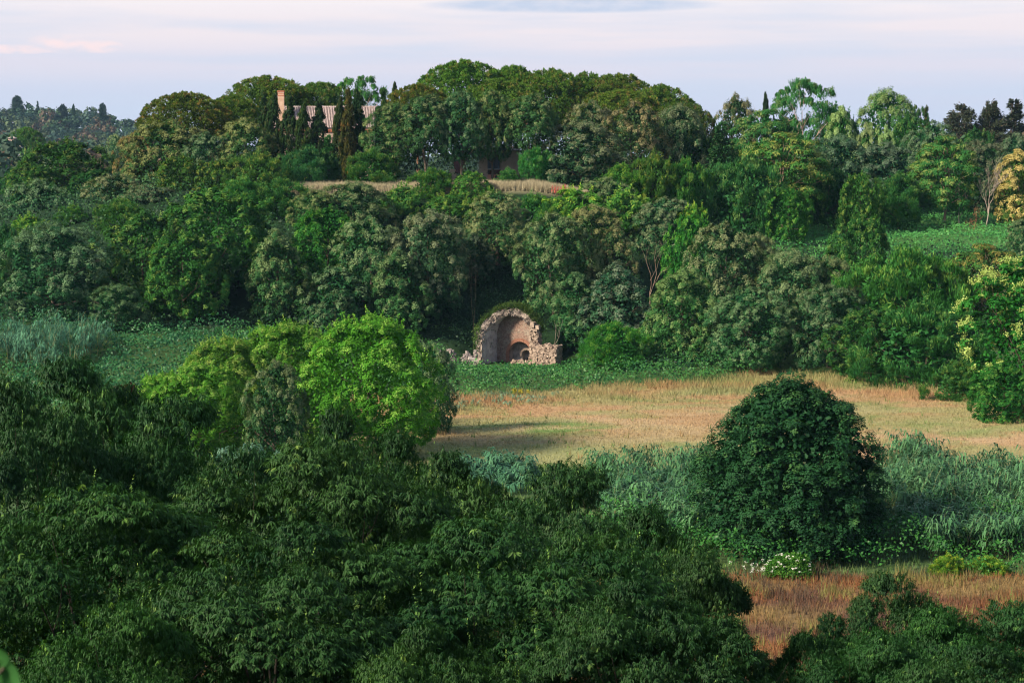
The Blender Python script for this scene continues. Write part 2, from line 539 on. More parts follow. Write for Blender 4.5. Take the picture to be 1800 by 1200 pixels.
def lobed(seed, W, H, cb, prof, nl, rl, nsub, nleaf, ll, lw, sq=.85, outb=.8, upb=.5, r2=.36, mode='leaf',
          tip=.15, tip_up=.5, fill=2500, fsize=.6, sep=.85, irr=.12, shoots=0, shoot_len=1.2, zc=.35, droop=0.0, frad=.82):
    """crown of foliage lobes set on an envelope; returns Leaves and the lobe centres"""
    r = np.random.default_rng(seed)
    z0, Hc = cb * H, H * (1 - cb)
    cen, rad = [], []
    ph0 = r.random(4) * 6.28
    for _ in range(nl * 25):
        if len(cen) >= nl:
            break
        t, ph = envelope(r, prof, W, z0, Hc, 1)
        R1 = r.uniform(*rl)
        wob = 1 + irr * (np.sin(ph * 2 + ph0[0] + t * 3) + np.sin(ph * 3 + ph0[1] - t * 4) * .7)
        rr = max(0.0, float(prof(t)[0] * W / 2 * wob[0] - R1 * .75))
        z = z0 + R1 * sq * .6 + t[0] * (Hc - R1 * sq * 1.5) + r.normal() * R1 * .15
        c = np.array((rr * math.cos(ph[0]), rr * math.sin(ph[0]), z))
        if cen and np.min(np.linalg.norm(np.array(cen) - c, axis=1)) < sep * R1:
            continue
        cen.append(c); rad.append(R1)
    cen, rad = np.array(cen), np.array(rad)
    nl = len(cen)
    LV = Leaves()
    up = np.array((0, 0, 1.))
    axis = cen * np.array((0, 0, 0.)) + np.array((0, 0, z0 + zc * Hc))
    out = unit(cen - axis)
    lob_v = r.random(nl)
    # sub-clumps
    d = unit(unit(r.normal(size=(nl, nsub, 3))) + out[:, None] * outb + up * upb)
    sc = cen[:, None] + d * rad[:, None, None] * r.uniform(.62, 1.08, (nl, nsub, 1)) * np.array((1, 1, sq))
    sr = rad[:, None] * r2 * r.uniform(.7, 1.35, (nl, nsub))
    sv = lob_v[:, None] * .55 + r.random((nl, nsub)) * .45
    tipsub = (r.random((nl, nsub)) < tip * (1 + tip_up * d[..., 2] * 1.6)).astype(float)
    # leaves
    e = unit(unit(r.normal(size=(nl, nsub, nleaf, 3))) + d[:, :, None] * .55)
    pos = sc[:, :, None] + e * (sr[:, :, None, None] * r.random((nl, nsub, nleaf, 1)) ** .45) * np.array((1, 1, sq ** .5))
    rn = unit(r.normal(size=pos.shape))
    if mode == 'leaf':
        nrm = e * .55 + d[:, :, None] * .9 + up * .6 + rn * .4
        ax = np.cross(nrm, rn) + np.array((0, 0, -droop))
    elif mode == 'needle':
        ax = e + d[:, :, None] * .5 + rn * .35 + up * .25
        nrm = np.cross(ax, rn)
    else:                                      # 'up': upright sprays
        ax = up * 1.1 + e * .55 + rn * .35
        nrm = np.cross(ax, np.cross(e + rn * .4, ax)) + e * .3
    N = nl * nsub * nleaf
    v = np.repeat(sv.ravel(), nleaf) * .82 + r.random(N) * .18
    tp = np.repeat(tipsub.ravel(), nleaf) * r.uniform(.45, 1, N)
    sz = r.uniform(.7, 1.3, N)
    LV.add(pos.reshape(-1, 3), ax.reshape(-1, 3), nrm.reshape(-1, 3), ll * sz, lw * sz, v, tp)
    # upright shoots standing out of the crown
    if shoots:
        k = r.integers(0, nl, shoots)
        dd = unit(out[k] * .5 + up + r.normal(size=(shoots, 3)) * .25)
        st = cen[k] + unit(out[k] + up + r.normal(size=(shoots, 3)) * .5) * rad[k][:, None] * .85
        ns = 14
        s = np.linspace(0, 1, ns)
        Ls = shoot_len * r.uniform(.5, 1.3, shoots)
        P = st[:, None] + dd[:, None] * (Ls[:, None, None] * s[None, :, None]) + r.normal(size=(shoots, ns, 3)) * .04 * shoot_len
        rn = unit(r.normal(size=P.shape))
        ax = dd[:, None] * .8 + rn
        LV.add(P.reshape(-1, 3), ax.reshape(-1, 3), unit(r.normal(size=(shoots * ns, 3))) + up * .3,
               ll * 1.1, lw * 1.1, np.repeat(lob_v[k], ns) * .5 + .5, np.repeat((r.random(shoots) < tip * 1.5) * .8, ns))
    # leaves inside, so that the crown is not hollow
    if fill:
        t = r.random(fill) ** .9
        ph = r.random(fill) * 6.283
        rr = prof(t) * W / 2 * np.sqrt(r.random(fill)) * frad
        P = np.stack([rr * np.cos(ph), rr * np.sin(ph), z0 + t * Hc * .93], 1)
        LV.add(P, r.normal(size=P.shape), r.normal(size=P.shape), fsize, fsize * .7, r.random(fill) * .4, 0)  # inside leaves keep to the darker tints: the crown's inner shade is painted in
    return LV, cen


def tube(pts, rad, sides=6):
    pts = np.asarray(pts, float); rad = np.asarray(rad, float)
    tg = unit(np.gradient(pts, axis=0))
    ref = np.array((.31, .77, .2)); ref = ref / np.linalg.norm(ref)
    u = unit(np.cross(tg, ref)); w = np.cross(tg, u)
    a = np.linspace(0, 2 * np.pi, sides, endpoint=False)
    V = (pts[:, None] + (u[:, None] * np.cos(a)[None, :, None] + w[:, None] * np.sin(a)[None, :, None]) * rad[:, None, None]).reshape(-1, 3)
    n = len(pts)
    i = np.arange(n - 1)[:, None] * sides; j = np.arange(sides)[None]; k = (j + 1) % sides
    Fc = np.stack([i + j, i + k, i + sides + k, i + sides + j], -1).reshape(-1, 4)
    return V, Fc


class Tubes:
    def __init__(self):
        self.V, self.F, self.n = [], [], 0

    def add(self, pts, rad, sides=6):
        V, Fc = tube(pts, rad, sides)
        self.V.append(V); self.F.append(Fc + self.n); self.n += len(V)

    def mesh(self, name):
        return make_mesh(name, np.concatenate(self.V), np.concatenate(self.F), 4, None, True)


def bezier(a, b, c, n=7):
    t = np.linspace(0, 1, n)[:, None]
    return a * (1 - t) ** 2 + 2 * b * t * (1 - t) + c * t * t


def trunk_mesh(seed, H, r0, lobes, fork=.3, nlimb=10, lean=.03, stop=.8, twist=.25):
    """tapered trunk with limbs that run out to the foliage lobes"""
    r = np.random.default_rng(seed)
    T = Tubes()
    n = 9
    s = np.linspace(0, 1, n)
    top = np.array((r.normal() * lean * H, r.normal() * lean * H, H * stop))
    line = s[:, None] * top + np.stack([np.sin(s * 4 + r.random() * 6), np.cos(s * 5 + r.random() * 6), s * 0], 1) * .012 * H * s[:, None]
    line[0, 2] = -.6
    rr = r0 * (1 - .8 * s) * (1 + .5 * np.exp(-s * 14))
    T.add(line, rr, 8)
    pick = r.permutation(len(lobes))[:nlimb]
    for c in lobes[pick]:
        z = np.clip(r.uniform(fork, .95) * c[2], fork * H * .5, H * stop * .97)
        k = z / (H * stop)
        b = np.array([np.interp(k, s, line[:, q]) for q in range(3)])
        mid = b * .5 + c * .5 + np.array((0, 0, twist * (c[2] - b[2]) - .04 * H)) + r.normal(size=3) * .02 * H
        rb = np.interp(k, s, rr) * .62
        T.add(bezier(b, mid, c, 8), np.linspace(rb, rb * .18, 8), 5)
        for _ in range(2):
            q = bezier(b, mid, c, 8)[r.integers(3, 7)]
            e = q + unit(c - b + r.normal(size=3) * .4 * np.linalg.norm(c - b)) * np.linalg.norm(c - b) * .4
            T.add(bezier(q, (q + e) / 2 + r.normal(size=3) * .02 * H, e, 5), np.linspace(rb * .32, rb * .08, 5), 4)
    return T.mesh('trunk')


def bare_tree(seed, H, r0, spread=.5, depth=5, kids=3, first=.28):
    """leafless branching"""
    r = np.random.default_rng(seed)
    T = Tubes()

    def grow(p, d, L, rad, k):
        e = p + d * L
        mid = (p + e) / 2 + r.normal(size=3) * L * .07
        T.add(bezier(p, mid, e, 5), np.linspace(rad, rad * .6, 5), 5 if k > 2 else 4)
        if k == 0:
            return
        for _ in range(kids):
            dd = unit(d + r.normal(size=3) * spread + np.array((0, 0, .28)))
            q = e if _ == 0 else p + (e - p) * r.uniform(.45, 1)
            grow(q, dd, L * r.uniform(.6, .85), rad * .58, k - 1)
    grow(np.array((0, 0, -.3)), unit(np.array((r.normal() * .06, r.normal() * .06, 1))), H * first, r0, depth)
    m = T.mesh('branches')
    return m


def plates(seed, W, H, cb, ntier, nleaf, ll, lw, cedar=False):
    """conifer: tiers of flat sprays round a pole"""
    r = np.random.default_rng(seed)
    LV = Leaves(); cen = []
    up = np.array((0, 0, 1.))
    for i in range(ntier):
        t = (i + r.random() * .6) / ntier
        z = H * (cb + (1 - cb) * t)
        R = W / 2 * ((1 - t) ** (.55 if cedar else .85) * .92 + .08)
        for b in range(int(4 + 4 * (1 - t))):
            ph = r.random() * 6.283
            L = R * r.uniform(.55, 1.05)
            m = int(nleaf * (.3 + L / W * 1.8))
            s = r.random(m) ** .6
            side = r.normal(size=m) * L * (.16 if cedar else .13) * (.35 + s)
            x, y = math.cos(ph), math.sin(ph)
            rise = (.10 if cedar else -.12) * L * s + (0.12 if cedar else .22) * L * s * s
            P = np.stack([x * L * s - y * side, y * L * s + x * side, z + rise + r.normal(size=m) * (.16 if cedar else .12) * H * .12], 1)
            ax = np.stack([x - y * side / L * 2, y + x * side / L * 2, r.normal(size=m) * .3 + .15], 1) + r.normal(size=(m, 3)) * .4
            LV.add(P, ax, up + r.normal(size=(m, 3)) * .5, ll * r.uniform(.6, 1.3, m), lw, r.random() * .5 + r.random(m) * .5, (r.random(m) < .1) * .7)
            cen.append(np.array((x * L * .7, y * L * .7, z)))
    return LV, np.array(cen)


# ------------------------------------------------------------------ tree library: kind -> list of (W, H, crown mesh, trunk mesh)
LIB = {}
MAT = {
    'holm': leaf_mat('holm_oak_leaves', (0.015, 0.066, 0.027), (0.060, 0.146, 0.052), (0.205, 0.250, 0.130), .18, .6, .06),
    'broad': leaf_mat('broad_leaves', (0.017, 0.092, 0.024), (0.054, 0.190, 0.038), (0.170, 0.300, 0.075), .28),
    'bright': leaf_mat('bright_leaves', (0.040, 0.155, 0.014), (0.105, 0.300, 0.026), (0.250, 0.420, 0.070), .30),
    'pine': leaf_mat('pine_needles', (0.036, 0.098, 0.018), (0.100, 0.180, 0.030), (0.180, 0.155, 0.055), .15),
    'cypress': leaf_mat('cypress_sprays', (0.018, 0.054, 0.020), (0.056, 0.104, 0.030), (0.128, 0.136, 0.050), .08),
    'euc': leaf_mat('eucalyptus_leaves', (0.028, 0.111, 0.036), (0.069, 0.186, 0.055), (0.153, 0.192, 0.070), .25),
    'layer': leaf_mat('pinnate_leaves', (0.021, 0.124, 0.032), (0.063, 0.209, 0.045), (0.238, 0.316, 0.090), .28),
    'feather': leaf_mat('feathery_leaves', (0.022, 0.110, 0.030), (0.064, 0.205, 0.050), (0.187, 0.316, 0.080), .28),
    'cream': leaf_mat('cream_flowers', (0.040, 0.113, 0.025), (0.106, 0.192, 0.050), (0.640, 0.530, 0.260), .25),
    'panicle': leaf_mat('panicle_flowers', (0.015, 0.113, 0.020), (0.040, 0.192, 0.030), (0.460, 0.570, 0.200), .28),
    'conifer': leaf_mat('conifer_needles', (0.026, 0.051, 0.028), (0.050, 0.085, 0.040), (0.111, 0.102, 0.060), .06),
    'laurel': leaf_mat('laurel_leaves', (0.009, 0.046, 0.018), (0.025, 0.090, 0.030), (0.055, 0.135, 0.038), .15, .55, .08),
    'fore': leaf_mat('drooping_leaves', (0.006, 0.034, 0.011), (0.034, 0.098, 0.024), (0.190, 0.330, 0.070), .2, .5, .12),
}


def reg(kind, W, H, LV, cen, seed, r0, bark=None, **kw):
    crown = LV.mesh('crown') if isinstance(LV, Leaves) else LV
    crown.materials.append(MAT[kind if kind in MAT else kw.pop('mat')])
    kw.pop('mat', None)
    tr = trunk_mesh(seed, H, r0, cen, **kw)
    tr.materials.append(bark or BARK)
    LIB.setdefault(kind, []).append((W, H, crown, tr))


MAT['bush'] = MAT['feather']
MAT['oval'] = MAT['holm']
for sd, pr in ((1, ball(.38, .75)), (2, ball(.5, .65, 2.4)), (3, ball(.45, .8, 2, .6))):
    LV, c = lobed(sd, 12, 14, .03, pr, 118, (.7, 1.3), 12, 31, .20, .14, sq=1.2, tip=.32, tip_up=1.1, fill=3200, fsize=.5, sep=.8, irr=.16)  # pale tips crowd the tops: new growth, plus light painted on the crowns
    reg('holm', 12, 14, LV, c, sd, .3)
MAT['high'] = MAT['holm']
for sd in (24,):
    LV, c = lobed(sd, 11, 17, .27, ball(.4, .55, 2.2), 105, (.75, 1.35), 12, 31, .21, .14, sq=1.35, tip=.22, tip_up=.7, fill=2600, fsize=.5, sep=.8)
    reg('high', 11, 17, LV, c, sd, .28, fork=.3, nlimb=14)
LV, c = lobed(26, 9, 18, .41, ball(.4, .55, 2.2), 75, (.75, 1.3), 12, 31, .21, .14, sq=1.3, tip=.2, tip_up=.7, fill=1800, fsize=.5, sep=.8)
reg('high', 9, 18, LV, c, 26, .26, fork=.4, nlimb=10)
LV, c = lobed(4, 8, 13, .03, ball(.4, .6, 1.7), 80, (.65, 1.15), 12, 31, .20, .14, sq=1.45, tip=.28, tip_up=1., fill=1800, fsize=.5, sep=.8, irr=.16)
reg('oval', 8, 13, LV, c, 4, .26)
for sd, pr in ((5, ball(.45, .75)), (6, ball(.55, .6, 2.3))):
    LV, c = lobed(sd, 13, 14, .03, pr, 120, (.65, 1.25), 11, 27, .28, .19, sq=1.05, tip=.18, fill=3000, fsize=.5, shoots=80, shoot_len=1.1, sep=.85, irr=.17)
    reg('broad', 13, 14, LV, c, sd, .28)
LV, c = lobed(7, 17, 17, .05, ball(.45, .7, 2.2), 150, (.8, 1.5), 14, 31, .24, .16, tip=.22, fill=7000, fsize=.5, frad=.9, shoots=170, shoot_len=1.1)
reg('bright', 17, 17, LV, c, 7, .4)
for sd in (8, 9):
    pr = ball(.30, .25, 2.2, .55)
    LV, c = lobed(sd, 20, 18, .40, pr, 300, (.5, .95), 7, 19, .40, .15, sq=.95, mode='needle', outb=.35, upb=.7, tip=.10, fill=7000, fsize=.5, irr=.04, zc=-.2, sep=.8)
    reg('pine', 20, 18, LV, c, sd, .42, BARK_RED, fork=.55, nlimb=16, stop=.72, twist=.1)
for sd in (10, 11):
    LV, c = lobed(sd, 3, 13, .02, ball(.35, .8, 1.6, .6), 50, (.42, .70), 14, 24, .36, .13, sq=2.3, mode='up', outb=.9, upb=.2, tip=.08, fill=900, fsize=.4, irr=.06)
    reg('cypress', 3, 13, LV, c, sd, .2, nlimb=3)
LV, c = lobed(12, 14, 17, .34, ball(.6, .35, 2.2), 62, (1.0, 1.8), 15, 24, .42, .14, sq=.75, tip=.12, fill=300, fsize=.45, sep=.95, irr=.16, droop=1.2)
reg('euc', 14, 17, LV, c, 12, .36, BARK_PALE, fork=.25, nlimb=22, stop=.62, twist=.25)
LV, c = lobed(13, 13, 15, .20, ball(.5, .5, 2.2), 60, (1.3, 2.2), 17, 24, .40, .20, sq=.36, tip=.22, tip_up=.6, fill=1000, sep=.8, droop=.5, r2=.42)
reg('layer', 13, 15, LV, c, 13, .26, rough_mat('warm_bark', [(.22, .14, .10), (.33, .23, .17), (.42, .31, .24)], 2), fork=.3, nlimb=16)
for sd, cb in ((14, .02), (15, .02)):
    LV, c = lobed(sd, 10, 10, cb, ball(.4, .75, 1.9), 55, (.8, 1.5), 14, 24, .46, .10, sq=1.05, mode='up', tip=.14, fill=1600, shoots=130, shoot_len=1.4, irr=.24)
    reg('feather', 10, 10, LV, c, sd, .18)
for sd in (16, 17):
    LV, c = lobed(sd, 6, 5, .01, ball(.4, .85, 2.1), 40, (.55, 1.0), 12, 22, .28, .15, tip=.2, fill=900, fsize=.4, shoots=90, shoot_len=.9, irr=.25)
    reg('bush', 6, 5, LV, c, sd, .12, nlimb=6)
LV, c = lobed(18, 9, 12, .04, ball(.5, .6, 2.2), 60, (.9, 1.5), 15, 24, .26, .17, tip=.72, tip_up=.35, fill=1500)
reg('cream', 9, 12, LV, c, 18, .24)
# flowering tree: leaf clumps with upright flower panicles
LV, c = lobed(19, 14, 19, .03, ball(.5, .6, 2.2), 110, (.7, 1.5), 12, 22, .42, .26, tip=.06, fill=2800, irr=.2, sep=.9)
r_ = np.random.default_rng(19)
hi = c[c[:, 2] > 6]
hi = hi[r_.random(len(hi)) < .8]
o_ = unit(hi - np.array((0, 0, 7.)))
for k in range(13):
    q_ = unit(o_ + np.array((0, 0, .45)) + r_.normal(size=hi.shape) * .55)
    base = hi + q_ * r_.uniform(.9, 1.5, (len(hi), 1))
    for j in range(18):
        e_ = unit(r_.normal(size=base.shape))
        LV.add(base + q_ * r_.uniform(-.25, .55, (len(base), 1)) + e_ * .17, e_ + q_ * .6, q_ + r_.normal(size=base.shape) * .6,
               .20, .13, r_.random(len(base)), r_.uniform(.6, 1, len(base)))
reg('panicle', 14, 19, LV, c, 19, .3)
LV, c = plates(20, 9, 16, .08, 24, 150, .55, .24)
reg('conifer', 9, 16, LV, c, 20, .25, nlimb=12, stop=.95)
MAT['cedar'] = MAT['conifer']
LV, c = plates(21, 16, 16, .08, 24, 230, .7, .3, True)
reg('cedar', 16, 16, LV, c, 21, .4, nlimb=14, stop=.92)
LV, c = lobed(22, 14, 15, .02, ball(.34, .92, 1.85, .62), 175, (.7, 1.45), 16, 25, .21, .125, tip=.10, fill=12000, fsize=.5, sep=.55, irr=.06, outb=.4, frad=.92)
reg('laurel', 14, 15, LV, c, 22, .22, BARK_DARK, stop=.5)
# ------------------------------------------------------------------ foreground trees with drooping leaf sprays
def sprig_templates(r, n=10, m=13):
    out = []
    for _ in range(n):
        s = np.linspace(.12, 1, m)
        L = .48
        tw = np.stack([L * s * .8, .05 * np.sin(s * 5), L * (.34 * s - .50 * s * s)], 1)
        side = np.where(np.arange(m) % 2, 1., -1.)
        ax = np.stack([.5 + .3 * r.normal(size=m), side * r.uniform(.35, .9, m), -r.uniform(.4, 1.4, m)], 1)
        ax[-1] = (1, .1, -.6)
        nr = np.stack([.35 + .35 * r.normal(size=m), side * .35 + .35 * r.normal(size=m), .9 + .2 * r.normal(size=m)], 1)
        out.append((tw, unit(ax), unit(nr), r.uniform(.12, .20, m)))
    return out


def fore_crown(seed, W, H, cb, nl, nspr):
    r = np.random.default_rng(seed)
    tpl = sprig_templates(r)
    prof = ball(.30, .6, 2.2, .55)
    LV = Leaves()
    cen = []
    ph0 = r.random(3) * 6.28
    for _ in range(nl * 30):
        if len(cen) >= nl:
            break
        t, ph = envelope(r, prof, W, cb * H, H * (1 - cb), 1)
        if t[0] < .08:
            continue
        R1 = r.uniform(.95, 1.95)
        wob = 1 + .10 * math.sin(2 * ph[0] + ph0[0]) + .08 * math.sin(3 * ph[0] + ph0[1] + 4 * t[0])
        rr = max(0, prof(t)[0] * W / 2 * wob - R1 * .6)
        c = np.array((rr * math.cos(ph[0]), rr * math.sin(ph[0]), cb * H + R1 * .4 + t[0] * (H * (1 - cb) - R1 * 1.1) + r.normal() * .2))
        if cen and min(np.linalg.norm(np.array(q[0]) - c) for q in cen) < R1 * 1.06:
            continue
        cen.append((c, R1))
    C = np.array([q[0] for q in cen]); R = np.array([q[1] for q in cen])
    out = unit(C - np.array((0, 0, cb * H + .15 * H)))
    k = np.repeat(np.arange(len(C)), nspr)
    N = len(k)
    up = np.array((0, 0, 1.))
    d = unit(unit(r.normal(size=(N, 3))) + out[k] * .75 + up * .5)
    d[:, 2] = np.where(d[:, 2] < -.12, -d[:, 2] * .5, d[:, 2])
    st = C[k] + d * R[k][:, None] * r.uniform(.62, 1.0, (N, 1)) * np.array((1.05, 1.05, .82))
    # sprays between the lobes tie the crown together
    ne = 1500
    te, pe = envelope(r, prof, W, cb * H, H * (1 - cb), ne)
    re_ = prof(te) * W / 2 * r.uniform(.70, .93, ne)
    se = np.stack([re_ * np.cos(pe), re_ * np.sin(pe), cb * H + te * (H * (1 - cb) - .9)], 1)
    ke = np.argmin(np.linalg.norm(C[None] - se[:, None], axis=2), axis=1)
    st = np.concatenate([st, se]); k = np.concatenate([k, ke])
    d = np.concatenate([d, unit(se - np.array((0, 0, cb * H + .15 * H)) + r.normal(size=se.shape) * .6)])
    N = len(k)
    # sprig frame: x = outward horizontal, z = up (tilted a little)
    hx = d * np.array((1, 1, .0)) + out[k] * np.array((.5, .5, 0)) + r.normal(size=(N, 3)) * np.array((.35, .35, 0))
    hx = unit(hx)
    zt = unit(up + r.normal(size=(N, 3)) * .16)
    hx = unit(hx - zt * np.sum(hx * zt, 1, keepdims=True))
    hy = np.cross(zt, hx)
    rise = np.clip(d[:, 2], 0, 1)
    sz = r.uniform(.75, 1.3, N)
    lobv = r.random(len(C)); spv = lobv[k] * .5 + r.random(N) * .4
    tp = (r.random(N) < .012 + .02 * rise) * 1.0
    ti = r.integers(0, len(tpl), N)
    for q, (tw, ax, nr, ll) in enumerate(tpl):
        s = np.where(ti == q)[0]
        M = np.stack([hx[s], hy[s], zt[s]], 1)          # rows are axes
        tw2 = np.einsum('lk,nkj->nlj', tw, M) * sz[s][:, None, None] + st[s][:, None] + up * (rise[s][:, None, None] * .28 * np.linspace(0, 1, len(tw))[None, :, None])
        a2 = np.einsum('lk,nkj->nlj', ax, M) + r.normal(size=(len(s), len(tw), 3)) * .18
        n2 = np.einsum('lk,nkj->nlj', nr, M) + r.normal(size=(len(s), len(tw), 3)) * .2 + d[s][:, None] * 1.1
        m = len(tw)
        LV.add(tw2.reshape(-1, 3), a2.reshape(-1, 3), n2.reshape(-1, 3), (ll[None] * sz[s][:, None]).ravel(),
               (ll[None] * sz[s][:, None]).ravel() * .30, (spv[s][:, None] + r.random((len(s), m)) * .2).ravel(),
               (tp[s][:, None] * r.uniform(.1, .6, (len(s), m))).ravel())
    # a few pale upright shoots of new leaves
    ns, m = 36, 14
    kk = r.integers(0, len(C), ns)
    dd = unit(up + out[kk] * .35 + r.normal(size=(ns, 3)) * .15)
    S0 = C[kk] + unit(up + out[kk] * .5 + r.normal(size=(ns, 3)) * .3) * R[kk][:, None] * .8
    s = np.linspace(0, 1, m)
    P = S0[:, None] + dd[:, None] * (r.uniform(.5, 1.0, ns)[:, None, None] * s[None, :, None])
    rn = unit(r.normal(size=P.shape))
    LV.add(P.reshape(-1, 3), (rn + dd[:, None] * .6).reshape(-1, 3), (up + rn * .5 + 0 * P).reshape(-1, 3), .10, .045,
           .8, np.tile(s * .9, ns))
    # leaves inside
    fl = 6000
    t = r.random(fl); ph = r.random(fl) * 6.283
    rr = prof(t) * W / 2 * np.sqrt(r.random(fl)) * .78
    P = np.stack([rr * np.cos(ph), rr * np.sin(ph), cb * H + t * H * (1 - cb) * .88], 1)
    LV.add(P, r.normal(size=P.shape), r.normal(size=P.shape) + up, .16, .07, r.random(fl) * .4, 0)  # darker tints only, so shade in the gaps between lobes is put into the colour
    return LV, C


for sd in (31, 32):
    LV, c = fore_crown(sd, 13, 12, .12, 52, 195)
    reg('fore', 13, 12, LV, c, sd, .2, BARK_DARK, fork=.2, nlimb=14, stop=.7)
# ------------------------------------------------------------------ placing trees
NAMES = {'holm': 'holm_oak', 'high': 'holm_oak', 'oval': 'holm_oak', 'broad': 'broadleaf_tree', 'bright': 'broadleaf_tree', 'pine': 'stone_pine',
         'cypress': 'cypress', 'euc': 'eucalyptus_tree', 'layer': 'pinnate_tree', 'feather': 'leafy_shrub', 'bush': 'leafy_shrub',
         'cream': 'flowering_tree', 'panicle': 'flowering_tree', 'conifer': 'conifer', 'cedar': 'cedar', 'laurel': 'laurel_tree',
         'fore': 'hackberry_tree'}
GROUPS = {'high': 'holm oaks of the wooded hill', 'holm': 'holm oaks of the wooded hill', 'oval': 'holm oaks of the wooded hill', 'broad': 'green broadleaf trees of the wooded hill',
          'bright': 'bright green trees left of the meadow', 'pine': 'stone pines on the hilltop', 'cypress': 'cypresses on the hilltop',
          'euc': 'airy trees on the skyline', 'layer': 'pinnate trees right of the hilltop', 'feather': 'shrubs of the wooded hill',
          'bush': 'shrubs of the wooded hill', 'cream': 'flowering trees', 'panicle': 'flowering trees', 'conifer': 'conifers on the skyline',
          'cedar': 'conifers on the skyline', 'laurel': 'trees by the reeds', 'fore': 'drooping trees in the foreground'}
turn = np.random.default_rng(77)
used = {}


def T(kind, px, top, w, D, label, c=(1, 1, 1), var=None, zr=None, name=None, base=None, tall=None, cat=None):
    """one tree: middle at px, top at photo row `top`, w px wide, D metres away, standing on the ground"""
    lib = LIB[kind]
    k = used.get(kind, 0) if var is None else var
    used[kind] = used.get(kind, 0) + 1
    W0, H0, crown, tr = lib[k % len(lib)]
    p = at(px, top, D)
    gz = float(ground_z(p[0], D)) if base is None else base
    h = p[2] - gz
    if tall:                                   # sunk bases are hidden by neighbours, so limit the height to what is shown
        h = min(h, tall)
    wm = w / ppm(D)
    h = max(h, .8 * wm / W0 * H0)
    k_ = .6 if kind in ('holm', 'high', 'oval', 'broad', 'feather', 'pine') else .75
    c = tuple(1 + (q - 1) * k_ for q in c)
    root = link(name or NAMES[kind], None)
    root.empty_display_size = .5
    root.location = (p[0], D, p[2] - h)
    root.scale = (wm / W0, wm / W0, h / H0)
    root.rotation_euler = (0, 0, turn.random() * 6.283 if zr is None else zr)
    tag(root, label, cat or ('shrub' if kind in ('feather', 'bush') else 'tree'), GROUPS[kind])
    o = link('trunk', tr, root)
    o = link('crown', crown, root)
    j = turn.uniform(.9, 1.1, 3)
    o.color = (c[0] * j[0], c[1] * j[1], c[2] * j[2], 1)
    if not 1.5 < h < 27 or not .4 < (h / H0) / (wm / W0) < 2.6:
        print('TREE?', label, 'h=%.1f w=%.1f ratio=%.2f' % (h, wm, (h / H0) / (wm / W0)))
    return root


BRN, GRY, OLV, BLU, YEL, DRK, RED = (1.5, 1.05, .8), (1.35, 1.2, 1.35), (1.6, 1.35, .9), (.85, 1.0, 1.35), (2.0, 1.6, .8), (.7, .75, .85), (2.6, 1.1, .8)

# --- skyline pines behind the two houses
T('pine', 325, 164, 165, 445, 'brownish stone pine left of the chimney, leftmost of the hilltop pines', BRN)
T('pine', 408, 168, 110, 455, 'low stone pine crown between the leftmost pine and the two cypresses by the chimney', (1.2, 1, .8))
T('pine', 470, 136, 175, 480, 'broad stone pine dome rising behind the brick chimney', (1.25, 1.1, .8))
T('pine', 560, 147, 140, 490, 'darker stone pine behind the middle of the tiled roof', (1, .95, .9))
T('euc', 630, 133, 88, 500, 'airy open tree with sky showing through, above the right end of the tiled roof', (1, 1.15, .8), name='airy_tree')
T('pine', 690, 185, 120, 500, 'hazy dark tree crown right of the tiled roof under the airy tree', (.8, 1, 1.1))
T('cypress', 694, 140, 19, 490, 'short dark cypress spire on the skyline right of the airy tree')
T('pine', 735, 150, 130, 470, 'brownish stone pine sloping down at the left end of the big pine mass', BRN)
T('pine', 815, 109, 185, 505, 'highest stone pine, the top of the whole skyline', (1.1, 1.25, .7))
T('pine', 880, 141, 170, 470, 'light green stone pine in front of and below the highest pine', (1.2, 1.15, .7))
T('pine', 968, 124, 160, 510, 'bright topped stone pine just right of the highest pine', (1.0, 1.3, .7))
T('pine', 1085, 133, 170, 510, 'stone pine on the skyline second right of the highest pine', (1.1, 1.1, .8))
T('pine', 1160, 152, 150, 490, 'stone pine where the skyline starts falling to the right', (1.15, 1.0, .8))
T('pine', 1090, 160, 170, 460, 'wide stone pine below the skyline, above the brown tipped oak', (1.2, 1.1, .8))
T('pine', 1205, 182, 115, 480, 'dark stone pine at the right foot of the pine mass', (.8, .85, 1.0))

# --- front of the hilltop wood
T('holm', 300, 210, 170, 425, 'broad brown tinted holm oak left of the house, below the leftmost pine', BRN)
T('holm', 238, 235, 75, 428, 'small rust brown oak at the left end of the hilltop wood', (2.2, 1.1, .7))
T('holm', 428, 208, 115, 420, 'pale olive oak just left of the brick wall under the chimney', OLV)
T('holm', 365, 232, 90, 418, 'dark oak between the broad brown oak and the pale olive oak', (1, 1, 1.1))
T('cypress', 464, 165, 27, 432, 'left cypress of the pair beside the chimney')
T('cypress', 480, 160, 32, 428, 'right cypress of the pair beside the chimney')
T('cypress', 508, 172, 31, 422, 'cypress standing directly right of the chimney')
T('cypress', 533, 177, 31, 420, 'second cypress right of the chimney, before the tiled roof')
T('cypress', 560, 181, 33, 421, 'third cypress right of the chimney, dark with a rounded top', (.8, .9, .9))
T('cypress', 597, 166, 27, 420, 'left cypress of the tight trio before the tiled roof', (1.2, 1, .8))
T('cypress', 612, 160, 26, 419, 'half dead red brown cypress in the middle of the tight trio', RED)
T('cypress', 628, 152, 33, 423, 'dark right cypress of the tight trio before the tiled roof', (.8, .9, .9))
T('cypress', 673, 161, 25, 424, 'lone cypress at the right end of the tiled roof')
T('conifer', 577, 238, 52, 410, 'small cone shaped green tree below the cypresses', (.8, 2.2, 1.0), name='young_conifer')
T('feather', 545, 262, 90, 408, 'bluish bush at the foot of the cypresses right of the chimney', (.7, .85, 1.1), base=25.5)
T('high', 693, 180, 100, 416, 'holm oak with hanging clumps directly right of the lone cypress', (1.25, 1.2, .9))
